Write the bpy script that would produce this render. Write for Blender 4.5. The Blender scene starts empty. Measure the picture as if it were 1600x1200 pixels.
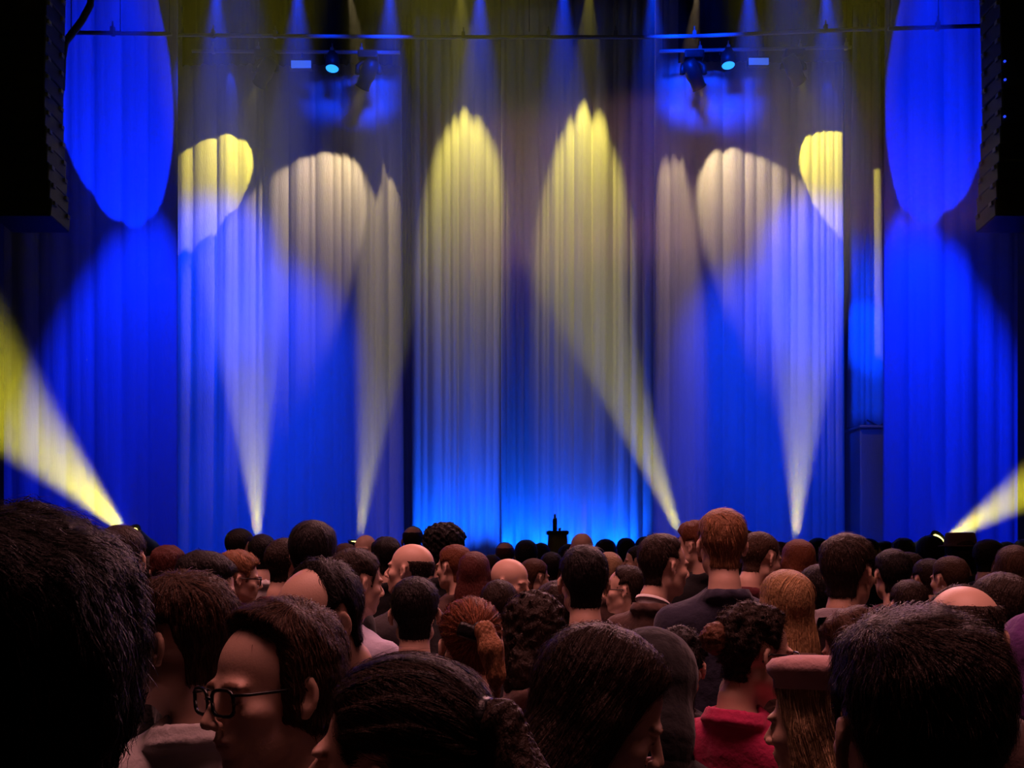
import bpy, bmesh, math, random
import numpy as np
from mathutils import Vector, Matrix, Euler

# ------------------------------------------------------------------ camera
scene = bpy.context.scene
COL = scene.collection
PI = math.pi
FPX, HOR, CAMZ = 1500.0, 850.0, 1.72          # focal length in px, horizon row, eye height
cam_d = bpy.data.cameras.new('camera')
cam = bpy.data.objects.new('camera', cam_d)
COL.objects.link(cam)
cam.location = (0, 0, CAMZ)
cam.rotation_euler = (PI/2, 0, 0)
cam_d.sensor_width = 36.0
cam_d.lens = FPX/1600*36
cam_d.shift_y = (HOR-600)/1600
cam_d.clip_start = 0.05
cam_d.clip_end = 200
scene.camera = cam

def ray(px, Y): return (px-800)/FPX*Y
def at(px, py, Y):
    return Vector(((px-800)/FPX*Y, Y, CAMZ+(HOR-py)/FPX*Y))

# ------------------------------------------------------------------ view, world
scene.view_settings.view_transform = 'Standard'
scene.view_settings.look = 'None'
scene.view_settings.gamma = 1.0
scene.view_settings.use_curve_mapping = False
scene.view_settings.exposure = 0.0
try:
    scene.cycles.volume_bounces = 0
    scene.cycles.max_bounces = 4
    scene.cycles.diffuse_bounces = 2
    scene.cycles.use_denoising = True
except Exception:
    pass
world = bpy.data.worlds.new('dark_world')
scene.world = world
world.use_nodes = True
world.node_tree.nodes['Background'].inputs['Color'].default_value = (0.01, 0.005, 0.012, 1)
world.node_tree.nodes['Background'].inputs['Strength'].default_value = 0.3

# ------------------------------------------------------------------ lights
YELLOW = (1.0, 0.86, 0.10)
PALE = (1.0, 0.80, 0.42)
CREAM = (1.0, 0.74, 0.40)
BLUE = (0.0, 0.014, 1.0)
SKYB = (0.0, 0.035, 1.0)
AZURE = (0.0, 0.075, 1.0)
def spot(name, a, b, half, power, color, blend=0.15, soft=0.03):
    a, b = Vector(a), Vector(b)
    d = bpy.data.lights.new(name, 'SPOT')
    d.energy = power
    d.color = color
    d.spot_size = math.radians(2*half)
    d.spot_blend = blend
    d.shadow_soft_size = soft
    o = bpy.data.objects.new(name, d)
    o.location = a
    o.rotation_euler = (b-a).to_track_quat('-Z', 'Y').to_euler()
    COL.objects.link(o)
    return o
def area(name, a, b, sx, sy, power, color, spread=PI):
    a, b = Vector(a), Vector(b)
    d = bpy.data.lights.new(name, 'AREA')
    d.shape = 'RECTANGLE'; d.size = sx; d.size_y = sy
    d.energy = power; d.color = color; d.spread = spread
    o = bpy.data.objects.new(name, d)
    o.location = a
    o.rotation_euler = (b-a).to_track_quat('-Z', 'Y').to_euler()
    COL.objects.link(o)
    return o

YC, YS, YO, YT = 20.0, 18.0, 14.5, 19.0    # centre curtains, side panels, outer drapes, slit strip
FL = 11.0                                   # row of floor moving heads
FLOOR_HEADS = [  # lens px, py, depth, aim dx, dy, dz, half angle, power
    (403, 846, FL, (0.01, -0.22, 1.0), 10.5, 16500),
    (562, 842, FL, (0.13, -0.12, 1.0), 9.0, 12000),
    (1063, 838, FL, (-0.42, -0.15, 1.0), 10.0, 17500),
    (1243, 846, FL, (-0.02, -0.22, 1.0), 10.5, 16500),
    (197, 832, 9.0, (-0.95, -1.55, 1.62), 15, 17000),
    (1475, 845, 9.0, (1.15, -1.55, 1.15), 12.5, 13000),
]
def floor_head_lens(k):
    px, py, Y, d, h, p = FLOOR_HEADS[k]
    return at(px, py, Y), Vector(d).normalized()
for k, (px, py, Y, d, h, p) in enumerate(FLOOR_HEADS):
    a, dd = floor_head_lens(k)
    spot('floor_beam', a+dd*0.02, a+dd, h, p, (1.0, 0.88, 0.07 if k < 4 else 0.03), 0.5, 0.05)
# hanging moving heads: lens position px,py,Y -> aim point on the drape px,py,Y
YH = 16.8
HUNG = [
    (404, 134, YH, (342, 264, YS-0.1), 20, 340, (1.0, 0.82, 0.09), .12),
    (565, 140, YH, (496, 320, YS-0.1), 26, 290, CREAM, .3),
    (1094, 140, YH, (1164, 315, YS-0.1), 26, 290, CREAM, .3),
    (1250, 130, YH, (1306, 258, YS-0.1), 22, 400, (1.0, 0.82, 0.09), .12),
]
for px, py, Y, t, h, p, c, bl in HUNG:
    spot('hung_beam', at(px, py, Y), at(*t), h, p, c, bl, 0.02)
# lamps above the frame
TOP = [
    (719, -35, 18.7, (729, 290, YC-.1), 14, 1850, (1.0, 0.84, 0.13), .65),
    (921, -35, 18.36, (914, 296, YC-.44), 14, 1850, (1.0, 0.84, 0.13), .65),
    (543, -30, 17.08, (622, 460, 17.9), 9, 1500, (1.0, 0.74, 0.36), .5),
    (1092, -30, 17.08, (1035, 460, 17.9), 9, 1500, (1.0, 0.70, 0.38), .5),
]
for px, py, Y, t, h, p, c, bl in TOP:
    spot('top_beam', at(px, py, Y), at(*t), h, p, c, bl, 0.02)
# blue lamps above the frame, pouring down
for px, tx in [(205, 220), (338, 345), (465, 470), (610, 600), (750, 745), (880, 885), (1020, 1025), (1170, 1168), (1290, 1312)]:
    spot('blue_top', at(px, -28, 16.0), at(tx, 500, 16.3), 15, 8500, (0.0, 0.035, 1.0), 1.0, 0.05)
# blue washes on the side panels
for px, tx, ty, h, p in ((360, 315, 440, 17, 5600), (380, 430, 590, 17, 5000), (640, 572, 150, 8.5, 3000), (520, 508, 160, 6, 1500),
                         (1240, 1303, 440, 17, 5600), (1230, 1185, 590, 17, 5000), (1020, 1078, 150, 9, 4500), (1100, 1138, 160, 8.5, 3500)):
    spot('blue_wash', at(px, -60, 13.6), at(tx, ty, YS), h, p, SKYB, 1.0, 0.2)
spot('blue_strip', at(1300, -60, 13.6), at(1358, 530, YT), 5.5, 7000, SKYB, .7, .05)
spot('blue_slit', at(368, 62, 17.7), at(357, 160, YS-.08), 10, 45, SKYB, .5, .02)
spot('blue_slit', at(1287, 58, 17.7), at(1297, 150, YS-.08), 10, 45, SKYB, .5, .02)
# big blue ovals on the outer drapes
spot('blue_oval', at(195, 890, 12.0), at(176, 205, YO), 7.0, 17000, BLUE, .05, .02)
spot('blue_oval', at(1470, 890, 12.0), at(1478, 200, YO), 6.8, 17000, BLUE, .05, .02)
spot('blue_outer', at(200, -100, 13.0), at(185, 640, YO), 16, 9000, BLUE, .7, .02)
spot('blue_outer', at(1450, -100, 13.0), at(1470, 640, YO), 16, 13000, BLUE, .7, .02)
# LED battens on the stage floor under the centre curtains
for px in (665, 725, 790, 850, 910, 970):
    spot('led_batten', (ray(px, 19.2), 19.2, 1.27), (ray(px, YC), YC, 3.2), 46, 420, AZURE, 1.0, .1)
# house light over the front of the crowd
area('house_light', (-0.5, 2.6, 6.8), (0, 3.4, 1.5), 7, 2.8, 105, (1.0, 0.37, 0.35), math.radians(70))
area('front_fill_light', (1.5, 7.4, 4.6), (0, 2.6, 1.5), 4, 1.2, 55, (1.0, 0.42, 0.42), math.radians(90))  # added low warm fill to lift the faces, no fixture stands there

# ------------------------------------------------------------------ helpers
def mat(name, col, rough=0.7, bump=0.0, bscale=40.0, var=0.0, spec=0.3, metal=0.0, sheen=0.0, emit=None, estr=0.0, stretch=(1,1,1)):
    m = bpy.data.materials.new(name)
    m.use_nodes = True
    nt = m.node_tree
    b = nt.nodes['Principled BSDF']
    b.inputs['Base Color'].default_value = (*col, 1)
    b.inputs['Roughness'].default_value = rough
    b.inputs['Specular IOR Level'].default_value = spec
    b.inputs['Metallic'].default_value = metal
    if sheen:
        b.inputs['Sheen Weight'].default_value = sheen
    if emit:
        b.inputs['Emission Color'].default_value = (*emit, 1)
        b.inputs['Emission Strength'].default_value = estr
    if bump or var:
        tc = nt.nodes.new('ShaderNodeTexCoord')
        mp = nt.nodes.new('ShaderNodeMapping')
        mp.inputs['Scale'].default_value = stretch
        nt.links.new(tc.outputs['Object'], mp.inputs['Vector'])
        n = nt.nodes.new('ShaderNodeTexNoise')
        n.inputs['Scale'].default_value = bscale
        n.inputs['Detail'].default_value = 4
        nt.links.new(mp.outputs['Vector'], n.inputs['Vector'])
        if bump:
            bp = nt.nodes.new('ShaderNodeBump')
            bp.inputs['Strength'].default_value = bump
            bp.inputs['Distance'].default_value = 0.02
            nt.links.new(n.outputs['Fac'], bp.inputs['Height'])
            nt.links.new(bp.outputs['Normal'], b.inputs['Normal'])
        if var:
            mx = nt.nodes.new('ShaderNodeMix'); mx.data_type = 'RGBA'
            mx.inputs[6].default_value = (*[c*(1-var) for c in col], 1)
            mx.inputs[7].default_value = (*[min(1, c*(1+var)) for c in col], 1)
            nt.links.new(n.outputs['Fac'], mx.inputs[0])
            nt.links.new(mx.outputs[2], b.inputs['Base Color'])
    return m

def link(name, me, m=None, parent=None, smooth=False):
    o = bpy.data.objects.new(name, me)
    if m is not None and not me.materials:
        me.materials.append(m)
    COL.objects.link(o)
    if parent is not None:
        o.parent = parent
    if smooth:
        me.polygons.foreach_set('use_smooth', [True]*len(me.polygons))
    return o
def from_bm(name, bm, m=None, parent=None, smooth=False):
    me = bpy.data.meshes.new(name)
    bm.to_mesh(me); bm.free()
    return link(name, me, m, parent, smooth)
def mesh_np(name, V, Fq):
    me = bpy.data.meshes.new(name)
    V = np.asarray(V, dtype=np.float32); Fq = np.asarray(Fq, dtype=np.int32)
    k = Fq.shape[1]
    me.vertices.add(len(V)); me.vertices.foreach_set('co', V.ravel())
    me.loops.add(Fq.size); me.loops.foreach_set('vertex_index', Fq.ravel())
    me.polygons.add(len(Fq))
    me.polygons.foreach_set('loop_start', np.arange(0, Fq.size, k, dtype=np.int32))
    me.polygons.foreach_set('use_smooth', np.ones(len(Fq), dtype=bool))
    me.update(calc_edges=True)
    return me
def bx(bm, c, s, rot=None, bev=0.0):
    g = bmesh.ops.create_cube(bm, size=1.0)
    vs = g['verts']
    M = Matrix.Translation(Vector(c)) @ (rot.to_4x4() if rot is not None else Matrix.Identity(4)) @ Matrix.Diagonal((*s, 1))
    bmesh.ops.transform(bm, matrix=M, verts=vs)
    if bev:
        es = list({e for v in vs for e in v.link_edges})
        bmesh.ops.bevel(bm, geom=es, offset=bev, segments=2, affect='EDGES', profile=0.6)
def cyl(bm, a, b, r1, r2=None, n=16, caps=True):
    a, b = Vector(a), Vector(b)
    d = b-a
    M = Matrix.Translation((a+b)/2) @ d.to_track_quat('Z', 'Y').to_matrix().to_4x4()
    bmesh.ops.create_cone(bm, cap_ends=caps, segments=n, radius1=r1, radius2=r1 if r2 is None else r2, depth=d.length, matrix=M)
def lathe(bm, prof, c, n=20, axis=None):
    """prof: (radius, height) pairs, revolved about an upright axis at c"""
    c = Vector(c)
    R = axis.to_track_quat('Z', 'Y').to_matrix() if axis is not None else Matrix.Identity(3)
    rings = []
    for r, h in prof:
        rings.append([bm.verts.new(c + R @ Vector((r*math.cos(2*PI*i/n), r*math.sin(2*PI*i/n), h))) for i in range(n)])
    for A, B in zip(rings, rings[1:]):
        for i in range(n):
            bm.faces.new((A[i], A[(i+1) % n], B[(i+1) % n], B[i]))
    bm.faces.new(rings[0][::-1]); bm.faces.new(rings[-1])
def tube(bm, pts, r, n=6):
    pts = [Vector(p) for p in pts]
    rs = r if isinstance(r, (list, tuple)) else [r]*len(pts)
    rings = []
    for i, p in enumerate(pts):
        t = (pts[min(i+1, len(pts)-1)]-pts[max(i-1, 0)]).normalized()
        q = t.to_track_quat('Z', 'Y').to_matrix()
        rings.append([bm.verts.new(p + q @ Vector((rs[i]*math.cos(2*PI*k/n), rs[i]*math.sin(2*PI*k/n), 0))) for k in range(n)])
    for A, B in zip(rings, rings[1:]):
        for k in range(n):
            bm.faces.new((A[k], A[(k+1) % n], B[(k+1) % n], B[k]))
    bm.faces.new(rings[0][::-1]); bm.faces.new(rings[-1])
def empty(name, loc, rz=0.0):
    o = bpy.data.objects.new(name, None)
    o.location = loc; o.rotation_euler = (0, 0, rz)
    o.empty_display_size = 0.1
    COL.objects.link(o)
    return o
def tag(o, label, cat, group=None, kind=None):
    if label: o['label'] = label
    if cat: o['category'] = cat
    if group: o['group'] = group
    if kind: o['kind'] = kind
    return o
def struct(name, bm, m):
    o = from_bm(name, bm, m); o['kind'] = 'structure'; return o

# ------------------------------------------------------------------ materials
M_BLACK = mat('black_paint', (0.012, 0.011, 0.012), 0.75, 0.2, 20, 0.3)
M_DARKWALL = mat('dark_wall', (0.02, 0.016, 0.018), 0.9, 0.3, 6, 0.3)
M_FLOOR = mat('dark_floor', (0.03, 0.025, 0.025), 0.6, 0.2, 3, 0.4)
M_DRAPE = mat('grey_drape_cloth', (0.50, 0.49, 0.47), 0.95, 0.35, 60, 0.10, 0.1, sheen=0.2, stretch=(1, 1, 0.15))
M_DRAPE_O = mat('outer_drape_cloth', (0.36, 0.36, 0.38), 0.95, 0.25, 50, 0.08, 0.1, sheen=0.1, stretch=(1, 1, 0.1))
M_TEASER = mat('black_velour', (0.007, 0.007, 0.010), 0.98, 0.2, 60, 0.2, 0.0)
M_CASE = mat('black_fixture_shell', (0.02, 0.02, 0.022), 0.45, 0.1, 30, 0.2)
M_STEEL = mat('dull_steel', (0.30, 0.30, 0.32), 0.4, 0.1, 60, 0.15, metal=0.9)
M_STEELP = mat('black_painted_pipe', (0.22, 0.22, 0.23), 0.5, 0.1, 60, 0.15)
M_GRILLE = mat('speaker_grille', (0.018, 0.017, 0.02), 0.6, 0.5, 150, 0.3)
M_WOOD = mat('dark_lectern_wood', (0.32, 0.18, 0.14), 0.55, 0.15, 8, 0.35, stretch=(6, 6, 0.6))
M_BLUELENS = mat('lit_blue_lens', (0.1, 0.3, 0.8), 0.2, emit=(0.02, 0.30, 1.0), estr=2.0)
M_BLUEDIM = mat('lit_blue_panel', (0.1, 0.3, 0.8), 0.3, emit=(0.05, 0.16, 0.9), estr=0.75)
M_YLENS = mat('lit_yellow_lens', (0.9, 0.8, 0.3), 0.2, emit=(1.0, 0.85, 0.2), estr=4.0)
M_GLASS = mat('dark_bottle_glass', (0.03, 0.035, 0.06), 0.1, spec=0.6, var=0.1, bscale=5)
M_LABEL = mat('pale_label_paper', (0.7, 0.72, 0.75), 0.7, var=0.05, bscale=10)
M_LED = mat('small_blue_light', (0.1, 0.2, 0.9), 0.3, emit=(0.02, 0.06, 1.0), estr=1.2)

# ------------------------------------------------------------------ room
STAGE_Z = 1.12
bm = bmesh.new(); bx(bm, (0, 5, -0.1), (34, 34, 0.2)); struct('floor', bm, M_FLOOR)
bm = bmesh.new(); bx(bm, (0, 5, 15.6), (34, 34, 0.2)); struct('ceiling', bm, mat('black_ceiling', (0.003, 0.003, 0.003), 1.0, 0.2, 4, 0.3, 0.0))
bm = bmesh.new(); bx(bm, (0, 22.1, 7.75), (34, 0.2, 15.5)); struct('wall_back', bm, M_DARKWALL)
bm = bmesh.new(); bx(bm, (0, -11.9, 7.75), (34, 0.2, 15.5)); struct('wall_front', bm, M_DARKWALL)
bm = bmesh.new(); bx(bm, (-17.1, 5, 7.75), (0.2, 34, 15.5)); struct('wall_left', bm, M_DARKWALL)
bm = bmesh.new(); bx(bm, (17.1, 5, 7.75), (0.2, 34, 15.5)); struct('wall_right', bm, M_DARKWALL)
bm = bmesh.new()
bx(bm, (0, 16.1, STAGE_Z/2), (33.8, 11.8, STAGE_Z), bev=0.02)
stage = from_bm('stage', bm, mat('stage_boards', (0.03, 0.03, 0.032), 0.5, 0.2, 4, 0.3, stretch=(1, 8, 1)))
stage['kind'] = 'structure'

# ------------------------------------------------------------------ curtains
def folds(knots, amps, xs):
    """rounded pleats between consecutive knots, creased back at the knots"""
    d = np.zeros_like(xs)
    for (a, b), A in zip(zip(knots, knots[1:]), amps):
        m = (xs >= a) & (xs <= b)
        t = (xs[m]-a)/(b-a)
        d[m] = A*np.sin(PI*t)**0.7
    return d
def curtain(name, px0, px1, Y, z0, z1, knots, seed, label, m, taper=0.0, nz=26, step=0.022, ampk=1.0, fine=0.012):
    rng = np.random.RandomState(seed)
    X0, X1 = (px0-800)/FPX*Y, (px1-800)/FPX*Y
    nx = int((X1-X0)/step)
    xs = np.linspace(X0, X1, nx+1)
    kn = [X0]+[(k-800)/FPX*Y for k in knots]+[X1]
    widths = np.diff(kn)
    amps = ampk*np.clip(widths*rng.uniform(0.35, 0.75, len(widths)), 0.03, 0.28)
    k2 = np.cumsum(rng.uniform(0.10, 0.30, 400))+X0-0.3
    a2 = rng.uniform(0.2, 1.0, 399)*fine*2
    ph = rng.uniform(0, 6, 3)
    zs = np.linspace(z0, z1, nz+1)
    V = []
    for z in zs:
        f = (z-z0)/(z1-z0)
        sway = 0.03*np.sin(f*4+ph[0])*np.sin(xs*1.3+ph[1])
        xx = xs + sway
        d = folds(kn, amps, xs)*(0.8+0.25*math.sin(f*3+ph[2])) + folds(k2, a2, xx)
        y = Y - d - 0.02*np.sin(xs*3+ph[0]+f)
        cx = (X0+X1)/2
        xw = xs + taper*(1-f)*np.sign(xs-cx)*np.abs((xs-cx)/((X1-X0)/2))**3
        V.append(np.stack([xw, y, np.full_like(xs, z)], 1))
    V = np.concatenate(V)
    n = nx+1
    i, j = np.meshgrid(np.arange(nx), np.arange(nz))
    a = (j*n+i).ravel()
    Fq = np.stack([a, a+1, a+1+n, a+n], 1)
    me = mesh_np(name, V, Fq)
    o = link(name, me, m)
    sm = o.modifiers.new('thickness', 'SOLIDIFY'); sm.thickness = 0.012; sm.offset = -1
    tag(o, label, 'curtain', 'stage curtains')
    return o
TOPZ = 13.2
zb = STAGE_Z+0.02
curtain('stage_curtain', 643, 786, YC, zb, TOPZ, [657, 668, 690, 703, 716, 735, 741, 760, 772], 3,
        'pleated grey curtain hanging left of the centre seam, under a yellow arch of light', M_DRAPE, nz=20)
curtain('stage_curtain', 783, 1024, YC-0.34, zb, TOPZ, [792, 806, 818, 842, 852, 858, 872, 880, 896, 925, 958, 966, 985, 1004], 8,
        'wide pleated grey curtain hanging behind the lectern, right of the centre seam', M_DRAPE, nz=20)
curtain('stage_curtain', 279, 627, YS, zb, 12.4, [299, 303, 340, 372, 400, 413, 452, 484, 492, 520, 533, 548, 578, 587, 606], 5,
        'broad pale side curtain behind the two left hanging spotlights', M_DRAPE, taper=0.06, ampk=0.7)
curtain('stage_curtain', 1023, 1317, YS, zb, 12.4, [1046, 1072, 1076, 1094, 1099, 1130, 1164, 1182, 1206, 1234, 1246, 1268, 1281, 1290, 1303], 6,
        'broad pale side curtain behind the two right hanging spotlights', M_DRAPE, taper=0.05, ampk=0.7)
curtain('stage_curtain', 1333, 1374, YT, at(0, 668, YT).z, 12.4, [1345, 1352, 1362], 7,
        'narrow strip of pale curtain ending above the blue draped case', M_DRAPE, taper=0.12, ampk=0.8)
curtain('stage_curtain', -70, 279, YO+0.3, zb, 13.0, [-30, 20, 62, 105, 108, 143, 147, 190, 232], 9,
        'outermost blue lit drape beside the left loudspeaker column', M_DRAPE_O, ampk=0.35)
curtain('stage_curtain', 1383, 1600, YO+0.3, zb, 13.0, [1420, 1476, 1480, 1528, 1532, 1556, 1560, 1582], 10,
        'outermost blue lit drape beside the right loudspeaker column', M_DRAPE_O, taper=0.05, ampk=0.4)
curtain('stage_curtain', 1600, 1700, YO-0.2, zb, 13.0, [1625, 1660], 12,
        'black masking drape past the outermost blue drape on the right', M_TEASER, ampk=0.6)
for (p0, p1, Y, sd, lb) in [(200, 300, 19.6, 21, 'black velour leg behind the left side curtain edge'),
                            (610, 650, 20.9, 22, 'black velour leg filling the gap left of the centre curtain'),
                            (1300, 1400, 20.6, 23, 'black velour leg behind the narrow curtain strip')]:
    curtain('black_leg', p0, p1, Y, zb, TOPZ, [p0+(p1-p0)*k/5 for k in range(1, 5)], sd, lb, M_TEASER)
bk = curtain('back_drape', 0, 1600, 21.4, zb, 14.2, list(range(40, 1600, 40)), 33, 'full width black backdrop behind every other curtain', M_TEASER, step=0.05, nz=4)

# draped case standing under the curtain strip
ca = at(1321, 676, YT-0.1); cb = at(1387, 676, YT-0.1)
bm = bmesh.new()
bx(bm, ((ca.x+cb.x)/2, YT-0.5, (ca.z+STAGE_Z)/2), (cb.x-ca.x, 0.8, ca.z-STAGE_Z-0.01), bev=0.03)
o = empty('draped_case', ((ca.x+cb.x)/2, YT-0.5, STAGE_Z))
M_CLOTH = mat('cloth_cover', (0.34, 0.34, 0.38), 0.9, 0.3, 40, 0.1, stretch=(1, 1, 0.2))
def child(name, bm, m, par, smooth=False, label=None):
    """mesh built in world space, parented under an unrotated empty"""
    c = from_bm(name, bm, m, None, smooth)
    c.parent = par
    c.matrix_parent_inverse = Matrix.Translation(-Vector(par.location)) if par.rotation_euler.z == 0 else par.matrix_basis.inverted()
    if label: c['label'] = label
    return c
child('case_body', bm, M_CLOTH, o)
bm = bmesh.new(); bx(bm, ((ca.x+cb.x)/2, YT-0.5, ca.z+0.02), (cb.x-ca.x+0.05, 0.86, 0.05), bev=0.015); child('lid', bm, M_CLOTH, o)
for dx, r in ((-0.12, 0.5), (0.1, -0.7), (0.22, 0.6)):
    bm = bmesh.new(); bx(bm, ((ca.x+cb.x)/2+dx, YT-0.72, ca.z+0.11), (0.24, 0.02, 0.03), Matrix.Rotation(r, 3, 'Y'), 0.004)
    child('clamp', bm, M_CASE, o)
tag(o, 'tall blue lit case standing on stage below the narrow curtain strip', 'case')

# black border across the top
def border(px0, px1, pyb, Y, seed, label):
    z0 = at(0, pyb, Y).z
    curtain('border_drape', px0, px1, Y, z0, 13.6, [px0+(px1-px0)*k/24 for k in range(1, 24)], seed, label, M_TEASER, nz=4, step=0.04)
border(285, 628, 104, 17.5, 41, 'short black border drape across the top of the left side curtain')
border(1060, 1330, 98, 17.5, 42, 'short black border drape across the top of the right side curtain')

# ------------------------------------------------------------------ pipes and hung fixtures
def pipe(pts, Y, r, label, clamps):
    P = [at(px, py, Y) for px, py in pts]
    mid = (P[0]+P[-1])/2
    o = empty('lighting_pipe', mid)
    bm = bmesh.new(); tube(bm, P, r, 10); child('pipe', bm, M_STEELP, o, True)
    for px, py in clamps:
        bm = bmesh.new()
        c = at(px, py, Y)
        bx(bm, c+Vector((0, 0, 0.02)), (0.06, 0.07, 0.12), bev=0.01)
        cyl(bm, c+Vector((0, 0, 0.05)), c+Vector((0, 0, 0.16)), 0.012, n=8)
        child('clamp', bm, M_STEELP, o)
    for f in (0.02, 0.5, 0.98):
        c = P[0].lerp(P[-1], f)
        bm = bmesh.new(); tube(bm, [c, Vector((c.x, c.y, 15.49))], 0.008, 6); child('suspension_cable', bm, M_CASE, o)
    tag(o, label, 'pipe')
pipe([(108, 51), (268, 53)], 13.6, 0.028, 'short black pipe crossing in front of the left blue oval', [(176, 51)])
pipe([(262, 54), (400, 56), (660, 58), (850, 58), (1000, 58), (1100, 56), (1340, 46), (1392, 45)], 15.75, 0.03,
     'long thin horizontal lighting pipe crossing above the side and centre curtains', [(333, 55), (430, 56), (724, 58), (857, 57), (962, 56), (1085, 56), (1290, 47), (1360, 45)])
pipe([(1388, 45), (1545, 40)], 13.6, 0.028, 'short black pipe crossing in front of the right blue oval', [(1465, 43)])
pipe([(300, 80), (625, 82)], YH, 0.03, 'dark pipe carrying the two left hanging spotlights', [(333, 80), (404, 80), (519, 82), (565, 82)])
pipe([(1030, 80), (1330, 74)], YH, 0.03, 'dark pipe carrying the two right hanging spotlights', [(1094, 79), (1138, 78), (1250, 76), (1322, 74)])

def moving_head(lens, d, label, group, hung, Lz, lens_mat, size=1.0):
    """lens: world point of the front glass, d: aim; base sits opposite (up when hung, down on floor)"""
    s = size
    piv = lens - d*0.30*s
    up = 1 if hung else -1
    o = empty('moving_head_light', (piv.x, piv.y, Lz))
    side = Vector((1, 0, 0))
    if abs(d.x) > 0.8: side = Vector((0, 1, 0))
    bz = Lz
    bm = bmesh.new()
    bx(bm, (piv.x, piv.y, bz-up*0.07*s), (0.36*s, 0.30*s, 0.14*s), bev=0.025)
    child('base', bm, M_CASE, o)
    bm = bmesh.new()
    top = bz-up*0.14*s
    tube(bm, [(piv.x-0.20*s, piv.y, piv.z-up*0.03), (piv.x-0.195*s, piv.y, top-up*0.09*s), (piv.x-0.12*s, piv.y, top-up*0.02*s), (piv.x+0.12*s, piv.y, top-up*0.02*s), (piv.x+0.195*s, piv.y, top-up*0.09*s), (piv.x+0.20*s, piv.y, piv.z-up*0.03)],
         [0.05*s, 0.042*s, 0.035*s, 0.035*s, 0.042*s, 0.05*s], 10)
    child('yoke', bm, M_CASE, o, True)
    bm = bmesh.new()
    lathe(bm, [(0.05*s, -0.24*s), (0.11*s, -0.22*s), (0.14*s, -0.10*s), (0.145*s, 0.06*s), (0.125*s, 0.14*s), (0.12*s, 0.27*s), (0.135*s, 0.30*s), (0.11*s, 0.30*s), (0.10*s, 0.28*s)], piv, 20, d)
    child('lamp_housing', bm, M_CASE, o, True)
    bm = bmesh.new()
    lathe(bm, [(0.02*s, 0.281*s), (0.095*s, 0.283*s), (0.097*s, 0.289*s), (0.02*s, 0.30*s)], piv, 20, d)
    child('lens', bm, lens_mat, o, True)
    if hung:
        bm = bmesh.new()
        tube(bm, [(piv.x, piv.y, bz-0.01), (piv.x, YH, bz+0.07*s)], 0.03, 8)
        child('hook_clamp', bm, M_STEELP, o)
    tag(o, label, 'stage light', group)
    return o
hl = ['leftmost hanging spotlight, above the yellow oval on the left side curtain',
      'hanging spotlight tilted over the pale oval on the left side curtain',
      'hanging spotlight tilted over the pale oval on the right side curtain',
      'rightmost hanging spotlight, above the yellow oval on the right side curtain']
for (px, py, Y, t, h, p, c, bl), lb in zip(HUNG, hl):
    L = at(px, py, Y); d = (at(*t)-L).normalized()
    moving_head(L-d*0.03, d, lb, 'hanging moving head lights', True, at(0, 80, YH).z-0.12, M_YLENS, 0.95)
fl = ['floor spotlight throwing the vertical yellow beam in front of the left side curtain',
      'floor spotlight throwing the slim dim beam left of the centre curtain',
      'floor spotlight throwing the yellow beam that leans over the centre curtain',
      'floor spotlight throwing the vertical greenish yellow beam before the right side curtain',
      'floor spotlight throwing the thick yellow beam beside the curly dark head',
      'floor spotlight throwing the thick yellow beam behind the brimmed hat']
for k, lb in enumerate(fl):
    a, dd = floor_head_lens(k)
    o = moving_head(a-dd*0.03, dd, lb, 'floor moving head lights', False, STAGE_Z if FLOOR_HEADS[k][2] > 10.3 else 1.1, M_YLENS, 1.0)
# riser boxes under the two outer floor lights, in front of the stage
for k in (4, 5):
    a, dd = floor_head_lens(k)
    p = a-dd*0.33
    bm = bmesh.new(); bx(bm, (p.x, p.y, 0.55), (0.7, 0.6, 1.1), bev=0.02)
    o = empty('flight_case', (p.x, p.y, 0)); child('case_body', bm, M_CASE, o)
    for sx in (-1, 1):
        for z in (0.03, 0.55, 1.07):
            bm = bmesh.new(); bx(bm, (p.x+sx*0.35, p.y-0.3, z), (0.03, 0.03, 0.06), bev=0.004)
            child('corner_fitting', bm, M_STEEL, o)
    tag(o, 'black flight case under the floor spotlight ' + ('beside the curly dark head' if k == 4 else 'behind the brimmed hat'), 'case')

def par_can(px, py, Y, label):
    L = at(px, py, Y); d = Vector((0, -0.22, -1)).normalized(); pz = at(0, 81, YH).z
    o = empty('par_can', L)
    piv = L-d*0.22
    bm = bmesh.new()
    lathe(bm, [(0.04, -0.12), (0.10, -0.10), (0.12, 0.02), (0.125, 0.22), (0.115, 0.22), (0.11, 0.2)], piv, 20, d); child('can', bm, M_CASE, o, True)
    bm = bmesh.new(); lathe(bm, [(0.02, 0.2), (0.112, 0.203), (0.112, 0.206), (0.02, 0.212)], piv, 20, d); child('lens', bm, M_BLUELENS, o, True)
    bm = bmesh.new(); tube(bm, [piv+Vector((-0.14, 0, 0)), piv+Vector((-0.14, 0, 0.14)), Vector((piv.x, piv.y, pz-0.02)), piv+Vector((0.14, 0, 0.14)), piv+Vector((0.14, 0, 0))], 0.012, 6); child('yoke', bm, M_CASE, o)
    tag(o, label, 'stage light', 'blue par cans')
par_can(519, 108, YH, 'round downlight with a glowing blue lens above the left side curtain')
par_can(1138, 103, YH, 'round downlight with a glowing blue lens above the right side curtain')
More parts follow.
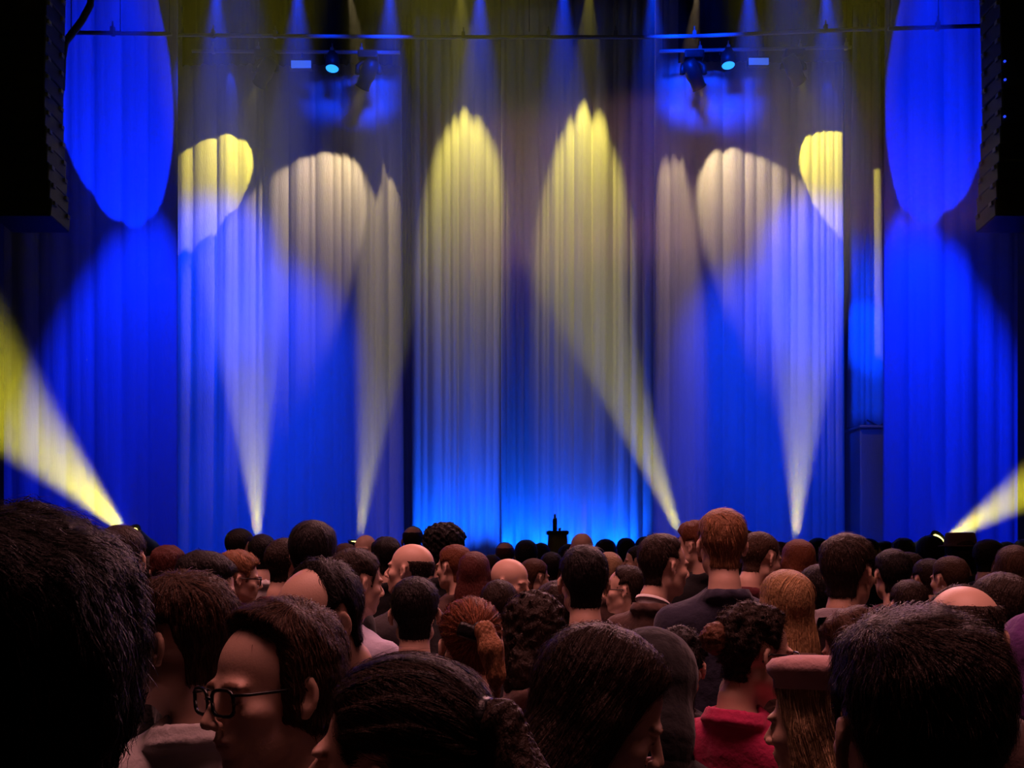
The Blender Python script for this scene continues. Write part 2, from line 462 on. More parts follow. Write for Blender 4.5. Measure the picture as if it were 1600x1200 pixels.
def strip_light(px0, py0, px1, py1, Y, label):
    a, b = at(px0, py1, Y), at(px1, py0, Y)
    c = (a+b)/2
    o = empty('strip_light', c)
    bm = bmesh.new(); bx(bm, c+Vector((0, 0.06, 0.01)), (b.x-a.x+0.03, 0.10, b.z-a.z+0.05), bev=0.01); child('housing', bm, M_CASE, o)
    bm = bmesh.new(); bx(bm, c+Vector((0, 0.0, 0)), (b.x-a.x, 0.03, b.z-a.z), bev=0.006); child('diffuser', bm, M_BLUEDIM, o)
    bm = bmesh.new(); tube(bm, [c+Vector((0, 0.06, 0.05)), Vector((c.x, c.y+0.06, at(0, 79, YH).z))], 0.015, 6); child('hanger', bm, M_CASE, o)
    tag(o, label, 'stage light', 'blue strip lights')
strip_light(455, 95, 486, 106, YH-0.06, 'small glowing blue box light over the left side curtain')
strip_light(1170, 91, 1201, 101, YH-0.06, 'small glowing blue box light over the right side curtain')

# LED battens on the floor along the centre curtains
for px, lb in zip((665, 725, 790, 850, 910, 970), ('first', 'second', 'third', 'fourth', 'fifth', 'last')):
    c = at(px, 905, 19.2); c.z = STAGE_Z+0.06
    o = empty('floor_batten', (c.x, c.y, STAGE_Z))
    bm = bmesh.new(); bx(bm, c, (0.7, 0.1, 0.1), bev=0.015); child('housing', bm, M_CASE, o)
    bm = bmesh.new(); bx(bm, c+Vector((0, 0, 0.052)), (0.64, 0.07, 0.006)); child('diffuser', bm, M_BLUEDIM, o)
    tag(o, 'low blue floor batten at the foot of the centre curtain, %s from the left' % lb, 'stage light', 'floor battens')

# ------------------------------------------------------------------ lectern with bottle
Yl = 13.0
lt = at(871, 829, Yl)
o = empty('lectern', (lt.x, Yl, STAGE_Z))
bm = bmesh.new(); bx(bm, (lt.x, Yl, lt.z-0.03), (0.29, 0.34, 0.05), bev=0.012); child('top', bm, M_CASE, o)
bm = bmesh.new()
g = bmesh.ops.create_cube(bm, size=1.0)
for v in g['verts']:
    t = 1 if v.co.z > 0 else 0
    v.co = Vector((lt.x+v.co.x*(0.24 if t else 0.34), Yl+v.co.y*(0.26 if t else 0.32), (lt.z-0.05) if t else STAGE_Z+0.04))
child('body', bm, M_WOOD, o)
bm = bmesh.new(); bx(bm, (lt.x, Yl, STAGE_Z+0.02), (0.42, 0.4, 0.04), bev=0.01); child('base', bm, M_CASE, o)
tag(o, 'narrow stage lectern with a dark top standing before the centre curtain', 'lectern')
bt = at(867, 829, Yl-0.02)
o = empty('bottle', bt)
bm = bmesh.new(); lathe(bm, [(0.026, 0.0), (0.03, 0.008), (0.03, 0.14), (0.024, 0.165), (0.012, 0.185), (0.011, 0.21)], (bt.x, bt.y, bt.z-0.005), 16); child('glass', bm, M_GLASS, o, True)
bm = bmesh.new(); lathe(bm, [(0.0125, 0.205), (0.0135, 0.208), (0.0135, 0.222), (0.004, 0.226)], (bt.x, bt.y, bt.z-0.005), 16); child('cap', bm, M_LABEL, o, True)
bm = bmesh.new(); lathe(bm, [(0.0245, 0.163), (0.0262, 0.163), (0.0256, 0.176), (0.018, 0.178)], (bt.x, bt.y, bt.z-0.005), 16); child('neck_label', bm, M_LABEL, o, True)
tag(o, 'slim dark bottle with a pale cap standing on the lectern', 'bottle')
gt = at(874.5, 829, Yl-0.03)
o = empty('drinking_glass', gt)
bm = bmesh.new(); lathe(bm, [(0.014, 0.0), (0.018, 0.003), (0.021, 0.038), (0.019, 0.038), (0.016, 0.006), (0.004, 0.006)], (gt.x, gt.y, gt.z-0.005), 14); child('cup', bm, M_LABEL, o, True)
bm = bmesh.new(); lathe(bm, [(0.003, 0.028), (0.019, 0.028), (0.019, 0.030), (0.003, 0.030)], (gt.x, gt.y, gt.z-0.005), 14); child('water', bm, M_LABEL, o, True)
tag(o, 'small pale tumbler beside the bottle on the lectern', 'glass')

# ------------------------------------------------------------------ loudspeaker columns
def line_array(sgn, Y, label):
    n = 15
    pts = []
    # J-shaped hang: outer edge px by row
    for i in range(n+1):
        f = i/n
        py = -70 + f*(352+70)
        edge = 90 - 6*math.sin(f*2.2) + (12*max(0, f-0.55)/0.45)  # left array's right edge in px
        tilt = math.radians(0.5+(f**2)*7)
        pts.append((edge, py, tilt))
    root_p = at(45 if sgn < 0 else 1590, 352, Y)
    o = empty('loudspeaker_column', root_p)
    W = 0.72
    for i in range(n):
        e, py, ti = pts[i]; e2, py2, _ = pts[i+1]
        px = e if sgn < 0 else 1634-e
        c = at(px, (py+py2)/2, Y)
        h = (py2-py)/FPX*Y
        cx = c.x + sgn*W/2
        bm = bmesh.new()
        R = Matrix.Rotation(-ti, 3, 'X')
        g = bmesh.ops.create_cube(bm, size=1.0)
        for v in g['verts']:
            back = v.co.y > 0
            v.co = Vector((v.co.x*W, v.co.y*0.5, v.co.z*(h*0.985)*(0.93 if back else 1.0)))
        bmesh.ops.bevel(bm, geom=list(bm.edges), offset=0.012, segments=1, affect='EDGES')
        bmesh.ops.transform(bm, matrix=Matrix.Translation((cx, Y, c.z)) @ R.to_4x4(), verts=bm.verts)
        cab = child('cabinet', bm, M_CASE, o)
        for sx in (-1, 1):
            bm = bmesh.new()
            bx(bm, (sx*W*0.235, -0.252, 0), (W*0.44, 0.012, h*0.82), Matrix.Rotation(sx*0.06, 3, 'Z'), 0.004)
            bmesh.ops.transform(bm, matrix=Matrix.Translation((cx, Y, c.z)) @ R.to_4x4(), verts=bm.verts)
            from_bm('grille', bm, M_GRILLE, cab)
        for yy in (-0.18, 0.16):
            bm = bmesh.new()
            bx(bm, (-sgn*(W/2+0.012), yy, h*0.3), (0.03, 0.07, 0.05), None, 0.004)
            bmesh.ops.transform(bm, matrix=Matrix.Translation((cx, Y, c.z)) @ R.to_4x4(), verts=bm.verts)
            from_bm('rigging_bracket', bm, M_STEELP, cab)
        if sgn > 0 and i in (6, 7, 9):
            bm = bmesh.new()
            lathe(bm, [(0.006, 0), (0.016, 0.002), (0.016, 0.01), (0.006, 0.014)], (cx-sgn*(W/2-0.03), Y-0.262, c.z), 10, Vector((0, -1, 0)))
            from_bm('indicator_light', bm, M_LED, cab)['label'] = 'tiny blue indicator light'
    for sx in (-0.22, 0.22):
        e, py, ti = pts[0]
        c = at(e if sgn < 0 else 1634-e, py, Y)
        bm = bmesh.new(); tube(bm, [(c.x+sgn*W/2+sx, Y, c.z-0.03), (c.x+sgn*W/2+sx, Y, 15.5)], 0.012, 6); child('suspension_cable', bm, M_CASE, o)
    tag(o, label, 'loudspeaker', 'loudspeaker columns')
    return o
line_array(-1, 11.8, 'tall black hanging loudspeaker column past the left blue oval')
line_array(1, 11.8, 'tall black hanging loudspeaker column past the right blue oval')
# thick cable of the left column
bm = bmesh.new()
tube(bm, [at(x, y, 12.6) for x, y in ((150, -780), (149, -300), (146, -40), (141, 8), (128, 32), (113, 52), (102, 66), (98, 90), (96, 140))], 0.045, 8)
tag(from_bm('hanging_cable', bm, M_CASE, None, True), 'thick black cable curving down beside the left loudspeaker column', 'cable')

# side masking walls in front of the outer drapes
bm = bmesh.new(); bx(bm, (at(-10, 0, 12.4).x-3.0, 12.5, 7.2), (6.0, 0.3, 14.4)); struct('wall_proscenium_left', bm, M_DARKWALL)
bm = bmesh.new(); bx(bm, (at(1606, 0, 12.4).x+3.0, 12.5, 7.2), (6.0, 0.3, 14.4)); struct('wall_proscenium_right', bm, M_DARKWALL)

# ------------------------------------------------------------------ haze
hm = bpy.data.materials.new('stage_haze'); hm.use_nodes = True
nt = hm.node_tree; nt.nodes.clear()
out = nt.nodes.new('ShaderNodeOutputMaterial'); vs = nt.nodes.new('ShaderNodeVolumeScatter')
vs.inputs['Color'].default_value = (0.95, 0.95, 0.95, 1)
vs.inputs['Density'].default_value = 0.016
vs.inputs['Anisotropy'].default_value = 0.55
nt.links.new(vs.outputs['Volume'], out.inputs['Volume'])
bm = bmesh.new(); bx(bm, (0, 14.3, 7.7), (33.6, 15.0, 15.2))
o = from_bm('haze', bm, hm); tag(o, 'thin theatre haze filling the air over stage and crowd', 'haze', kind='stuff')
# ------------------------------------------------------------------ people: fields
F32 = np.float32
def smin(a, b, k):
    h = np.clip(0.5+0.5*(b-a)/k, 0, 1)
    return b*(1-h)+a*h-k*h*(1-h)
def smax(a, b, k): return -smin(-a, -b, k)
def sstep(a, b, x):
    t = np.clip((x-a)/(b-a), 0, 1); return t*t*(3-2*t)
def ell(P, c, r):
    q = P-np.array(c, F32); r = np.array(r, F32)
    k0 = np.sqrt(((q/r)**2).sum(1))+1e-9; k1 = np.sqrt(((q/(r*r))**2).sum(1))+1e-9
    return k0*(k0-1)/k1
def cone(P, a, b, ra, rb):
    a = np.array(a, F32); d = np.array(b, F32)-a
    q = P-a
    h = np.clip((q@d)/float(d@d), 0, 1)
    return np.sqrt(((q-h[:, None]*d)**2).sum(1))-(ra+(rb-ra)*h)
def mirror(P):
    Q = P.copy(); Q[:, 0] = np.abs(Q[:, 0]); return Q

def skull(P, sex):
    """smooth head without features: what hair and hats follow"""
    Q = mirror(P); w = 1.0 if sex == 'm' else 0.95
    d = ell(Q, (0, -0.016, 0.036), (0.077*w, 0.097, 0.084))
    d = smin(d, ell(Q, (0, 0.026, -0.03), (0.060*w, 0.062, 0.085)), 0.03)
    d = smin(d, cone(Q, (0, -0.030, -0.06), (0, -0.052, -0.20), 0.051*w*w, 0.054*w*w), 0.03)
    return d
def head(P, sex):
    Q = mirror(P); w = 1.0 if sex == 'm' else 0.95; fm = sex == 'f'
    d = ell(Q, (0, -0.016, 0.036), (0.077*w, 0.097, 0.084))
    d = smin(d, ell(Q, (0, 0.030, -0.03), (0.059*w, 0.058, 0.080)), 0.02)
    d = smin(d, cone(Q, (0.046*w, 0.0, -0.062), (0.014, 0.056, -0.093), 0.020*w, 0.018), 0.025)      # jaw
    d = smin(d, ell(Q, (0, 0.070, -0.098), (0.018, 0.015, 0.015)), 0.02)                           # chin
    d = smin(d, ell(Q, (0.045*w, 0.055, -0.022), (0.020, 0.020, 0.017)), 0.018)                    # cheekbone
    d = smin(d, ell(Q, (0.024, 0.078, 0.020), (0.030, 0.010, 0.008)), 0.016)                       # brow
    d = smax(d, -ell(Q, (0.031, 0.102, -0.001), (0.020, 0.018, 0.013)), 0.010)                     # socket
    lid = smax(ell(Q, (0.031, 0.0725, -0.001), (0.0145, 0.0130, 0.0120)), -ell(Q, (0.031, 0.092, -0.003), (0.0115, 0.014, 0.0030)), 0.001)
    d = smin(d, lid, 0.003)                                                                        # lids
    d = smin(d, cone(Q, (0, 0.086, 0.012), (0, 0.110, -0.029), 0.0065, 0.0100), 0.010)             # nose
    d = smin(d, ell(Q, (0.012, 0.101, -0.034), (0.008, 0.010, 0.008)), 0.005)
    d = smax(d, -ell(Q, (0.006, 0.104, -0.0435), (0.0035, 0.005, 0.004)), 0.003)
    d = smin(d, ell(Q, (0, 0.079, -0.060), (0.027, 0.014, 0.020)), 0.014)                          # muzzle
    d = smin(d, ell(Q, (0.004, 0.0915, -0.0575), (0.016, 0.005, 0.0034)), 0.004)                    # lips
    d = smin(d, ell(Q, (0, 0.0895, -0.0675), (0.014, 0.0055, 0.0042)), 0.005)
    d = smax(d, -ell(Q, (0, 0.099, -0.0622), (0.023, 0.009, 0.0010)), 0.002)
    d = smin(d, cone(Q, (0, -0.030, -0.06), (0, -0.052, -0.20), 0.051*w*w, 0.054*w*w), 0.022)            # neck
    d = smin(d, cone(Q, (0, 0.03, -0.10), (0, 0.0, -0.18), 0.018, 0.03), 0.02)
    c = np.array((0.079*w, -0.010, -0.004), F32)                                                   # ear
    q = Q-c; a = 0.45; ca, sa = math.cos(a), math.sin(a)
    R = np.stack([q[:, 0]*ca+q[:, 1]*sa, -q[:, 0]*sa+q[:, 1]*ca, q[:, 2]+0.18*q[:, 1]], 1)
    e = ell(R, (0.004, 0, 0.002), (0.0080, 0.0175, 0.0295))
    e = smax(e, -ell(R, (0.0130, 0.002, 0.003), (0.0090, 0.0105, 0.0185)), 0.004)
    e = smin(e, ell(R, (0.002, 0.004, -0.026), (0.006, 0.008, 0.008)), 0.006)
    return smin(d, e, 0.006)
HZ = 1.63            # head centre above the floor in a 1.75 m body
ARM = {}
def torso(P, sex, off=0.0, neck=False):
    Q = mirror(P); f = 1.0 if sex == 'm' else 0.90
    d = ell(Q, (0, -0.005, 1.25), (0.165*f, 0.110, 0.21))
    d = smin(d, cone(Q, (0, -0.035, 1.40), (0.155*f, -0.028, 1.360), 0.060, 0.053), 0.05)
    d = smin(d, ell(Q, (0, 0.0, 1.05), (0.150*f, 0.105, 0.17)), 0.06)
    d = smin(d, ell(Q, (0, -0.005, 0.93), (0.165, 0.115, 0.12)), 0.06)
    if sex == 'f': d = smin(d, ell(Q, (0.07, 0.085, 1.25), (0.055, 0.045, 0.055)), 0.03)
    d = smin(d, cone(Q, (0, -0.045, 1.38), (0, -0.055, 1.445), 0.070, 0.056), 0.03)
    if neck: d = smin(d, cone(Q, (0, -0.05, 1.40), (0, -0.055, 1.50), 0.056, 0.050*f), 0.025)
    return d-off
def arms(P, sex, off=0.0, full=True):
    Q = mirror(P); f = 1.0 if sex == 'm' else 0.92
    d = cone(Q, (0.172*f, -0.028, 1.355), (0.225*f, -0.035, 1.11), 0.052, 0.041)
    d = smin(d, cone(Q, (0.225*f, -0.035, 1.11), (0.230*f, 0.045, 0.87 if full else 0.885), 0.040, 0.027), 0.02)
    return d-off
def legs(P, off=0.0):
    Q = mirror(P)
    d = cone(Q, (0.085, 0, 0.90), (0.098, 0.012, 0.49), 0.085, 0.055)
    return smin(d, cone(Q, (0.098, 0.012, 0.49), (0.105, -0.012, 0.09), 0.056, 0.038), 0.02)-off
def hands(P, sex):
    Q = mirror(P); f = 1.0 if sex == 'm' else 0.92
    x = 0.232*f
    d = ell(Q, (x-0.002, 0.066, 0.805), (0.016, 0.038, 0.048))
    d = smin(d, cone(Q, (x, 0.045, 0.87), (x, 0.055, 0.835), 0.025, 0.022), 0.015)
    for y, L, dz in ((0.042, 0.062, 0.0), (0.057, 0.075, -0.003), (0.073, 0.082, -0.003), (0.089, 0.072, 0.002)):
        a = (x-0.002, y, 0.775+dz); b = (x-0.008, y+0.004, 0.775+dz-L*0.55); c = (x-0.022, y+0.004, 0.775+dz-L)
        d = smin(d, cone(Q, a, b, 0.0095, 0.0085), 0.003)
        d = smin(d, cone(Q, b, c, 0.0085, 0.007), 0.003)
    d = smin(d, cone(Q, (x-0.008, 0.090, 0.825), (x-0.022, 0.112, 0.785), 0.012, 0.0095), 0.006)
    return smin(d, cone(Q, (x-0.022, 0.112, 0.785), (x-0.030, 0.114, 0.757), 0.0095, 0.008), 0.004)
def feet(P, off=0.0):
    Q = mirror(P)
    return smin(cone(Q, (0.105, -0.035, 0.047), (0.122, 0.115, 0.034), 0.038, 0.030), cone(Q, (0.105, -0.012, 0.10), (0.105, -0.018, 0.05), 0.037, 0.036), 0.03)-off
def whole_body(P, sex):
    d = np.full(len(P), 1.0, F32)
    m = P[:, 2] > 0.75
    d[m] = torso(P[m], sex, 0, True)
    m2 = m & (np.abs(P[:, 0]) > 0.10)
    d[m2] = smin(d[m2], arms(P[m2], sex), 0.03)
    m = (P[:, 2] < 1.02)
    d[m] = smin(d[m], legs(P[m]), 0.03)
    m = (P[:, 2] < 0.2)
    d[m] = smin(d[m], feet(P[m]), 0.02)
    m = (P[:, 2] < 0.92) & (P[:, 2] > 0.62) & (np.abs(P[:, 0]) > 0.15)
    d[m] = smin(d[m], hands(P[m], sex), 0.006)
    m = P[:, 2] > 1.42
    d[m] = smin(d[m], head(P[m]-np.array((0, 0, HZ), F32), sex), 0.015)
    return d

def snets(f, xs, ys, zs):
    """naive surface nets on a rectilinear grid"""
    xs, ys, zs = [np.asarray(a, F32) for a in (xs, ys, zs)]
    G = np.stack(np.meshgrid(xs, ys, zs, indexing='ij'), -1).reshape(-1, 3)
    D = f(G).astype(F32).reshape(len(xs), len(ys), len(zs))
    S = D < 0
    c = S[:-1, :-1, :-1].astype(np.int8)
    tot = sum(S[i:S.shape[0]-1+i, j:S.shape[1]-1+j, k:S.shape[2]-1+k].astype(np.int8) for i in (0, 1) for j in (0, 1) for k in (0, 1))
    act = (tot > 0) & (tot < 8)
    I, J, K = np.nonzero(act)
    idx = -np.ones(act.shape, np.int64); idx[I, J, K] = np.arange(len(I))
    acc = np.zeros((len(I), 3)); cnt = np.zeros(len(I))
    cr = [(i, j, k) for i in (0, 1) for j in (0, 1) for k in (0, 1)]
    for p in cr:
        for ax in range(3):
            if p[ax]: continue
            q = list(p); q[ax] = 1
            a = D[I+p[0], J+p[1], K+p[2]]; b = D[I+q[0], J+q[1], K+q[2]]
            m = (a < 0) != (b < 0)
            t = np.where(m, a/(a-b+1e-12), 0)
            pa = np.stack([xs[I+p[0]], ys[J+p[1]], zs[K+p[2]]], 1); pb = np.stack([xs[I+q[0]], ys[J+q[1]], zs[K+q[2]]], 1)
            acc += np.where(m[:, None], pa+t[:, None]*(pb-pa), 0); cnt += m
    V = acc/cnt[:, None]
    Q = []
    for ax in range(3):
        o1, o2 = [(1, 2), (2, 0), (0, 1)][ax]
        sl = [slice(None)]*3; sl2 = [slice(None)]*3
        sl[ax] = slice(0, -1); sl2[ax] = slice(1, None)
        A = S[tuple(sl)]; B = S[tuple(sl2)]
        ch = A != B
        for o in (o1, o2):
            pad = [slice(None)]*3; pad[o] = 0; ch[tuple(pad)] = False; pad[o] = -1; ch[tuple(pad)] = False
        E = np.stack(np.nonzero(ch), 1)
        flip = A[ch]
        def cid(d1, d2):
            e = E.copy(); e[:, o1] -= d1; e[:, o2] -= d2
            return idx[e[:, 0], e[:, 1], e[:, 2]]
        q = np.stack([cid(1, 1), cid(0, 1), cid(0, 0), cid(1, 0)], 1)
        q[~flip] = q[~flip][:, ::-1]
        Q.append(q)
    Q = np.concatenate(Q)
    Q = Q[(Q >= 0).all(1)]
    return V.astype(F32), Q
def keep_verts(V, Q, keep):
    Q = Q[keep[Q].all(1)]
    u = np.unique(Q)
    m = -np.ones(len(V), np.int64); m[u] = np.arange(len(u))
    return V[u], m[Q]
def axis_pts(segs):
    out = [segs[0][0]]
    for a, b, h in segs:
        n = max(1, int(round((b-a)/h)))
        out += list(np.linspace(a, b, n+1)[1:])
    return np.array(out, F32)

# body templates: (sex, level) -> verts, quads
BODY = {}
def body_tpl(sex, near):
    k = (sex, near)
    if k not in BODY:
        h, b, hd = (0.0045, 0.024, 0.007) if near else (0.0075, 0.032, 0.009)
        xs = axis_pts([(-0.29, -0.19, hd), (-0.19, -0.105, b*0.8), (-0.105, 0.105, h), (0.105, 0.19, b*0.8), (0.19, 0.29, hd)])
        ys = axis_pts([(-0.17, -0.13, b), (-0.13, 0.135, h), (0.135, 0.18, b)])
        zs = axis_pts([(-0.01, 0.66, 0.04), (0.66, 0.88, hd), (0.88, 1.40, 0.03), (1.40, 1.50, 0.014), (1.50, 1.77, h)])
        V, Q = snets(lambda P: whole_body(P, sex), xs, ys, zs)
        P = V-np.array((0, 0, HZ), F32)
        tint = np.ones((len(V), 4), F32)
        ax = np.abs(P[:, 0])
        lip = (ax < 0.019) & (P[:, 1] > 0.080) & (np.abs(P[:, 2]+0.0625) < 0.0085-0.2*ax)
        tint[lip, :3] = (0.85, 0.66, 0.64)
        brow = (ax > 0.012) & (ax < 0.047) & (P[:, 1] > 0.062) & (np.abs(P[:, 2]-0.024+0.25*np.abs(ax-0.03)) < 0.0045)
        tint[brow, :3] = (0.40, 0.34, 0.30)
        lash = (np.abs(ax-0.031) < 0.013) & (P[:, 1] > 0.07) & (np.abs(P[:, 2]+0.002) < 0.003)
        tint[lash, :3] = (0.25, 0.2, 0.2)
        BODY[k] = (V, Q, tint)
    return BODY[k]

def head_matrix(yaw, pitch, roll):
    """degrees; yaw + turns to the figure's left, pitch + bends down, about the neck"""
    return np.array(Matrix.Rotation(math.radians(yaw), 3, 'Z') @ Matrix.Rotation(math.radians(roll), 3, 'Y') @ Matrix.Rotation(-math.radians(pitch), 3, 'X'), dtype=F32)
PIV = np.array((0, -0.035, -0.10), F32)
def pose_head(P, R, w=None):
    """P in head coordinates -> posed, still in head coordinates"""
    q = (P-PIV)@R.T+PIV
    return q if w is None else P*(1-w[:, None])+q*w[:, None]
def pose_weight(P):
    return sstep(-0.20, -0.10, P[:, 2]+0.5*np.maximum(P[:, 1], 0))*(P[:, 2] > -0.23)

# ------------------------------------------------------------------ hair
def poly2(P, pts):
    """signed distance to a side-view outline (y, z); positive inside"""
    y, z = P[:, 1], P[:, 2]
    d = np.full(len(P), 1e9, F32); ins = np.zeros(len(P), bool)
    n = len(pts)
    for i in range(n):
        a, b = pts[i], pts[(i+1) % n]
        ex, ey = b[0]-a[0], b[1]-a[1]
        t = np.clip(((y-a[0])*ex+(z-a[1])*ey)/(ex*ex+ey*ey), 0, 1)
        d = np.minimum(d, (y-a[0]-t*ex)**2+(z-a[1]-t*ey)**2)
        c = ((a[1] <= z) & (b[1] > z)) | ((b[1] <= z) & (a[1] > z))
        xi = a[0]+(z-a[1])*(ex/(ey if abs(ey) > 1e-9 else 1e-9))
        ins ^= c & (y < xi)
    d = np.sqrt(d)
    return np.where(ins, d, -d)
OUT = {
 'short': [(.25, .25), (.25, .085), (.080, .072), (.055, .052), (.043, .022), (.034, -.022), (.020, -.022), (.016, .026), (-.022, .034), (-.034, -.02), (-.036, -.082), (-.25, -.095), (-.25, .25)],
 'recede': [(.03, .25), (.052, .115), (.045, .085), (.022, .062), (.036, .022), (.030, -.022), (.020, -.022), (.016, .026), (-.022, .034), (-.034, -.02), (-.036, -.082), (-.25, -.095), (-.25, .25)],
 'ring': [(.022, .045), (.034, .022), (.030, -.022), (.020, -.022), (.016, .026), (-.022, .034), (-.034, -.02), (-.036, -.08), (-.25, -.09), (-.25, .065), (-.07, .060), (-.01, .052)],
 'crownbald': [(.25, .25), (.25, .085), (.080, .072), (.055, .052), (.043, .022), (.034, -.022), (.020, -.022), (.016, .026), (-.022, .034), (-.034, -.02), (-.036, -.082), (-.25, -.095), (-.25, .078), (-.02, .085), (-.01, .25)],
 'long': [(.25, .25), (.25, .10), (.080, .084), (.054, .052), (.038, .0), (.030, -.06), (.025, -.20), (-.30, -.25), (-.30, .25)],
 'tied': [(.25, .25), (.25, .088), (.080, .074), (.055, .052), (.040, .022), (.028, -.005), (.016, .028), (-.020, .034), (-.034, -.02), (-.036, -.078), (-.25, -.09), (-.25, .25)],
 'bob': [(.25, .25), (.25, .07), (.085, .055), (.060, .030), (.050, -.03), (.030, -.055), (-.04, -.065), (-.25, -.085), (-.25, .25)],
 'none': None,
}
STY = {  # outline, thickness, extra on top, ruffle amplitude, ruffle size
 'short':  ('short', .006, .009, .0014, .022),
 'crop':   ('short', .003, .003, .0008, .02),
 'buzz':   ('short', .0020, .001, .0003, .02),
 'thick':  ('short', .008, .016, .0018, .034),
 'messy':  ('short', .010, .018, .0036, .036),
 'curly':  ('open', .010, .012, .0060, .024),
 'afro':   ('bob', .030, .026, .0100, .026),
 'bowl':   ('bob', .015, .010, .0012, .03),
 'recede': ('recede', .006, .010, .0016, .022),
 'swept':  ('swept', .010, .012, .0018, .03),
 'highbrow': ('highbrow', .008, .006, .0016, .022),
 'ring':   ('ring', .004, .0, .0008, .02),
 'crownbald': ('crownbald', .004, .002, .0008, .02),
 'long':   ('long', .011, .008, .0016, .020),
 'longcurly': ('long', .016, .012, .0060, .026),
 'pony':   ('tied', .007, .008, .0018, .018),
 'bun':    ('tied', .007, .008, .0020, .018),
 'bald':   (None, 0, 0, 0, 1),
}
OUT['open'] = [(.030, .25), (.062, .125), (.060, .098), (.038, .060), (.034, .020), (.018, -.006), (.008, .026), (-.022, .034), (-.034, -.02), (-.036, -.078), (-.25, -.09), (-.25, .25)]
OUT['swept'] = [(.25, .25), (.25, .125), (.055, .112), (.028, .078), (.034, .03), (.026, -.045), (-.03, -.07), (-.25, -.09), (-.25, .25)]
OUT['highbrow'] = [(-.035, .25), (-.015, .13), (-.002, .10), (.008, .066), (.034, .03), (.030, -.022), (.020, -.022), (.016, .026), (-.022, .034), (-.034, -.02), (-.036, -.082), (-.25, -.095), (-.25, .25)]
def ruffle(P, s, seed):
    r = np.random.RandomState(seed)
    o = np.zeros(len(P), F32)
    for k in range(5):
        v = r.normal(size=3); v /= np.linalg.norm(v)
        u = r.normal(size=3); u /= np.linalg.norm(u)
        f = 6.28/s*r.uniform(0.5, 1.3)
        o += np.sin(P@v*f+r.uniform(0, 6)+1.7*np.sin(P@u*f*0.6+r.uniform(0, 6)))
    return o/2.2
def fall(P, L):
    """hair hanging down the back and beside the face"""
    Q = mirror(P)
    d = ell(Q, (0, -0.060, -0.06-L*0.5), (0.098, 0.056, 0.10+L*0.5))
    d = smin(d, cone(Q, (0.070, -0.012, 0.0), (0.083, 0.0, -0.10-L*0.7), 0.028, 0.018), 0.03)
    return d
def hair_t(P, style):
    out, T, top, amp, sc = STY[style]
    inn = poly2(P, OUT[out])
    t = T+top*sstep(0.03, 0.12, P[:, 2])
    w = sstep(-0.002, 0.016 if T < 0.012 else 0.026, inn)
    return t*w-0.006*(1-w), inn
def hair_field(P, sex, style, L, seed):
    d = skull(P, sex)
    t, inn = hair_t(P, style)
    amp, sc = STY[style][3], STY[style][4]
    if style in ('long',):
        ang = np.arctan2(P[:, 0], -(P[:, 1]+0.02))
        ru = np.sin(ang*26+seed+3*np.sin(P[:, 2]*14+seed))*0.6+0.5*ruffle(P*np.array((1, 1, 0.25), F32), sc, seed)
    elif style in ('pony', 'bun'):
        a2 = np.arctan2(P[:, 0], P[:, 2]-0.02)
        ru = np.sin(a2*22+seed+2*np.sin(P[:, 1]*30))*0.8
    else:
        ru = ruffle(P*np.array((1, 1, 0.45 if amp < 0.006 else 1.0), F32), sc, seed)
    h = d-t
    if style in ('long', 'longcurly'):
        h = smin(h, fall(P, L), 0.03)
    return h-amp*ru*sstep(-0.002, 0.012, inn+0.0)
HAIR = {}
def hair_tpl(sex, style, near, L, seed):
    k = (sex, style, near, L, seed)
    if k not in HAIR:
        h = 0.0055 if near else 0.0085
        if near == 2: h = 0.0045
        lo = -0.14 if style not in ('long', 'longcurly') else -0.20-L
        ex = 0.135
        V, Q = snets(lambda P: hair_field(P, sex, style, L, seed), axis_pts([(-ex, ex, h)]), axis_pts([(-0.19, 0.13, h)]), axis_pts([(lo, 0.18, h)]))
        inn = poly2(V, OUT[STY[style][0]])
        keep = inn > 0.0005
        if style in ('long', 'longcurly'):
            keep |= (V[:, 2] < -0.05) & (fall(V, L) < 0.012) & (V[:, 1] < 0.03)
        keep &= ~((skull(V, sex) < -0.002))
        V, Q = keep_verts(V, Q, keep)
        HAIR[k] = (V, Q)
    return HAIR[k]
def flow(P, style, rs):
    """combing direction"""
    if style in ('pony', 'bun'):
        tgt = np.array((0, -0.115, 0.035), F32)
        return tgt-P
    if style in ('long', 'longcurly', 'bob', 'bowl'):
        f = np.stack([np.sign(P[:, 0]-0.01)*0.9*sstep(0.0, 0.12, P[:, 2]), -0.25+0*P[:, 0], -1.0+0*P[:, 0]], 1)
        return f
    c = np.array((0.012, -0.055, 0.11), F32)
    f = P-c
    f[:, 2] -= 0.05
    sw = np.stack([-f[:, 1], f[:, 0], 0*f[:, 0]], 1)
    f = f+0.5*sw
    topf = sstep(0.07, 0.12, P[:, 2])
    f[:, 0] += 0.10*topf
    return f
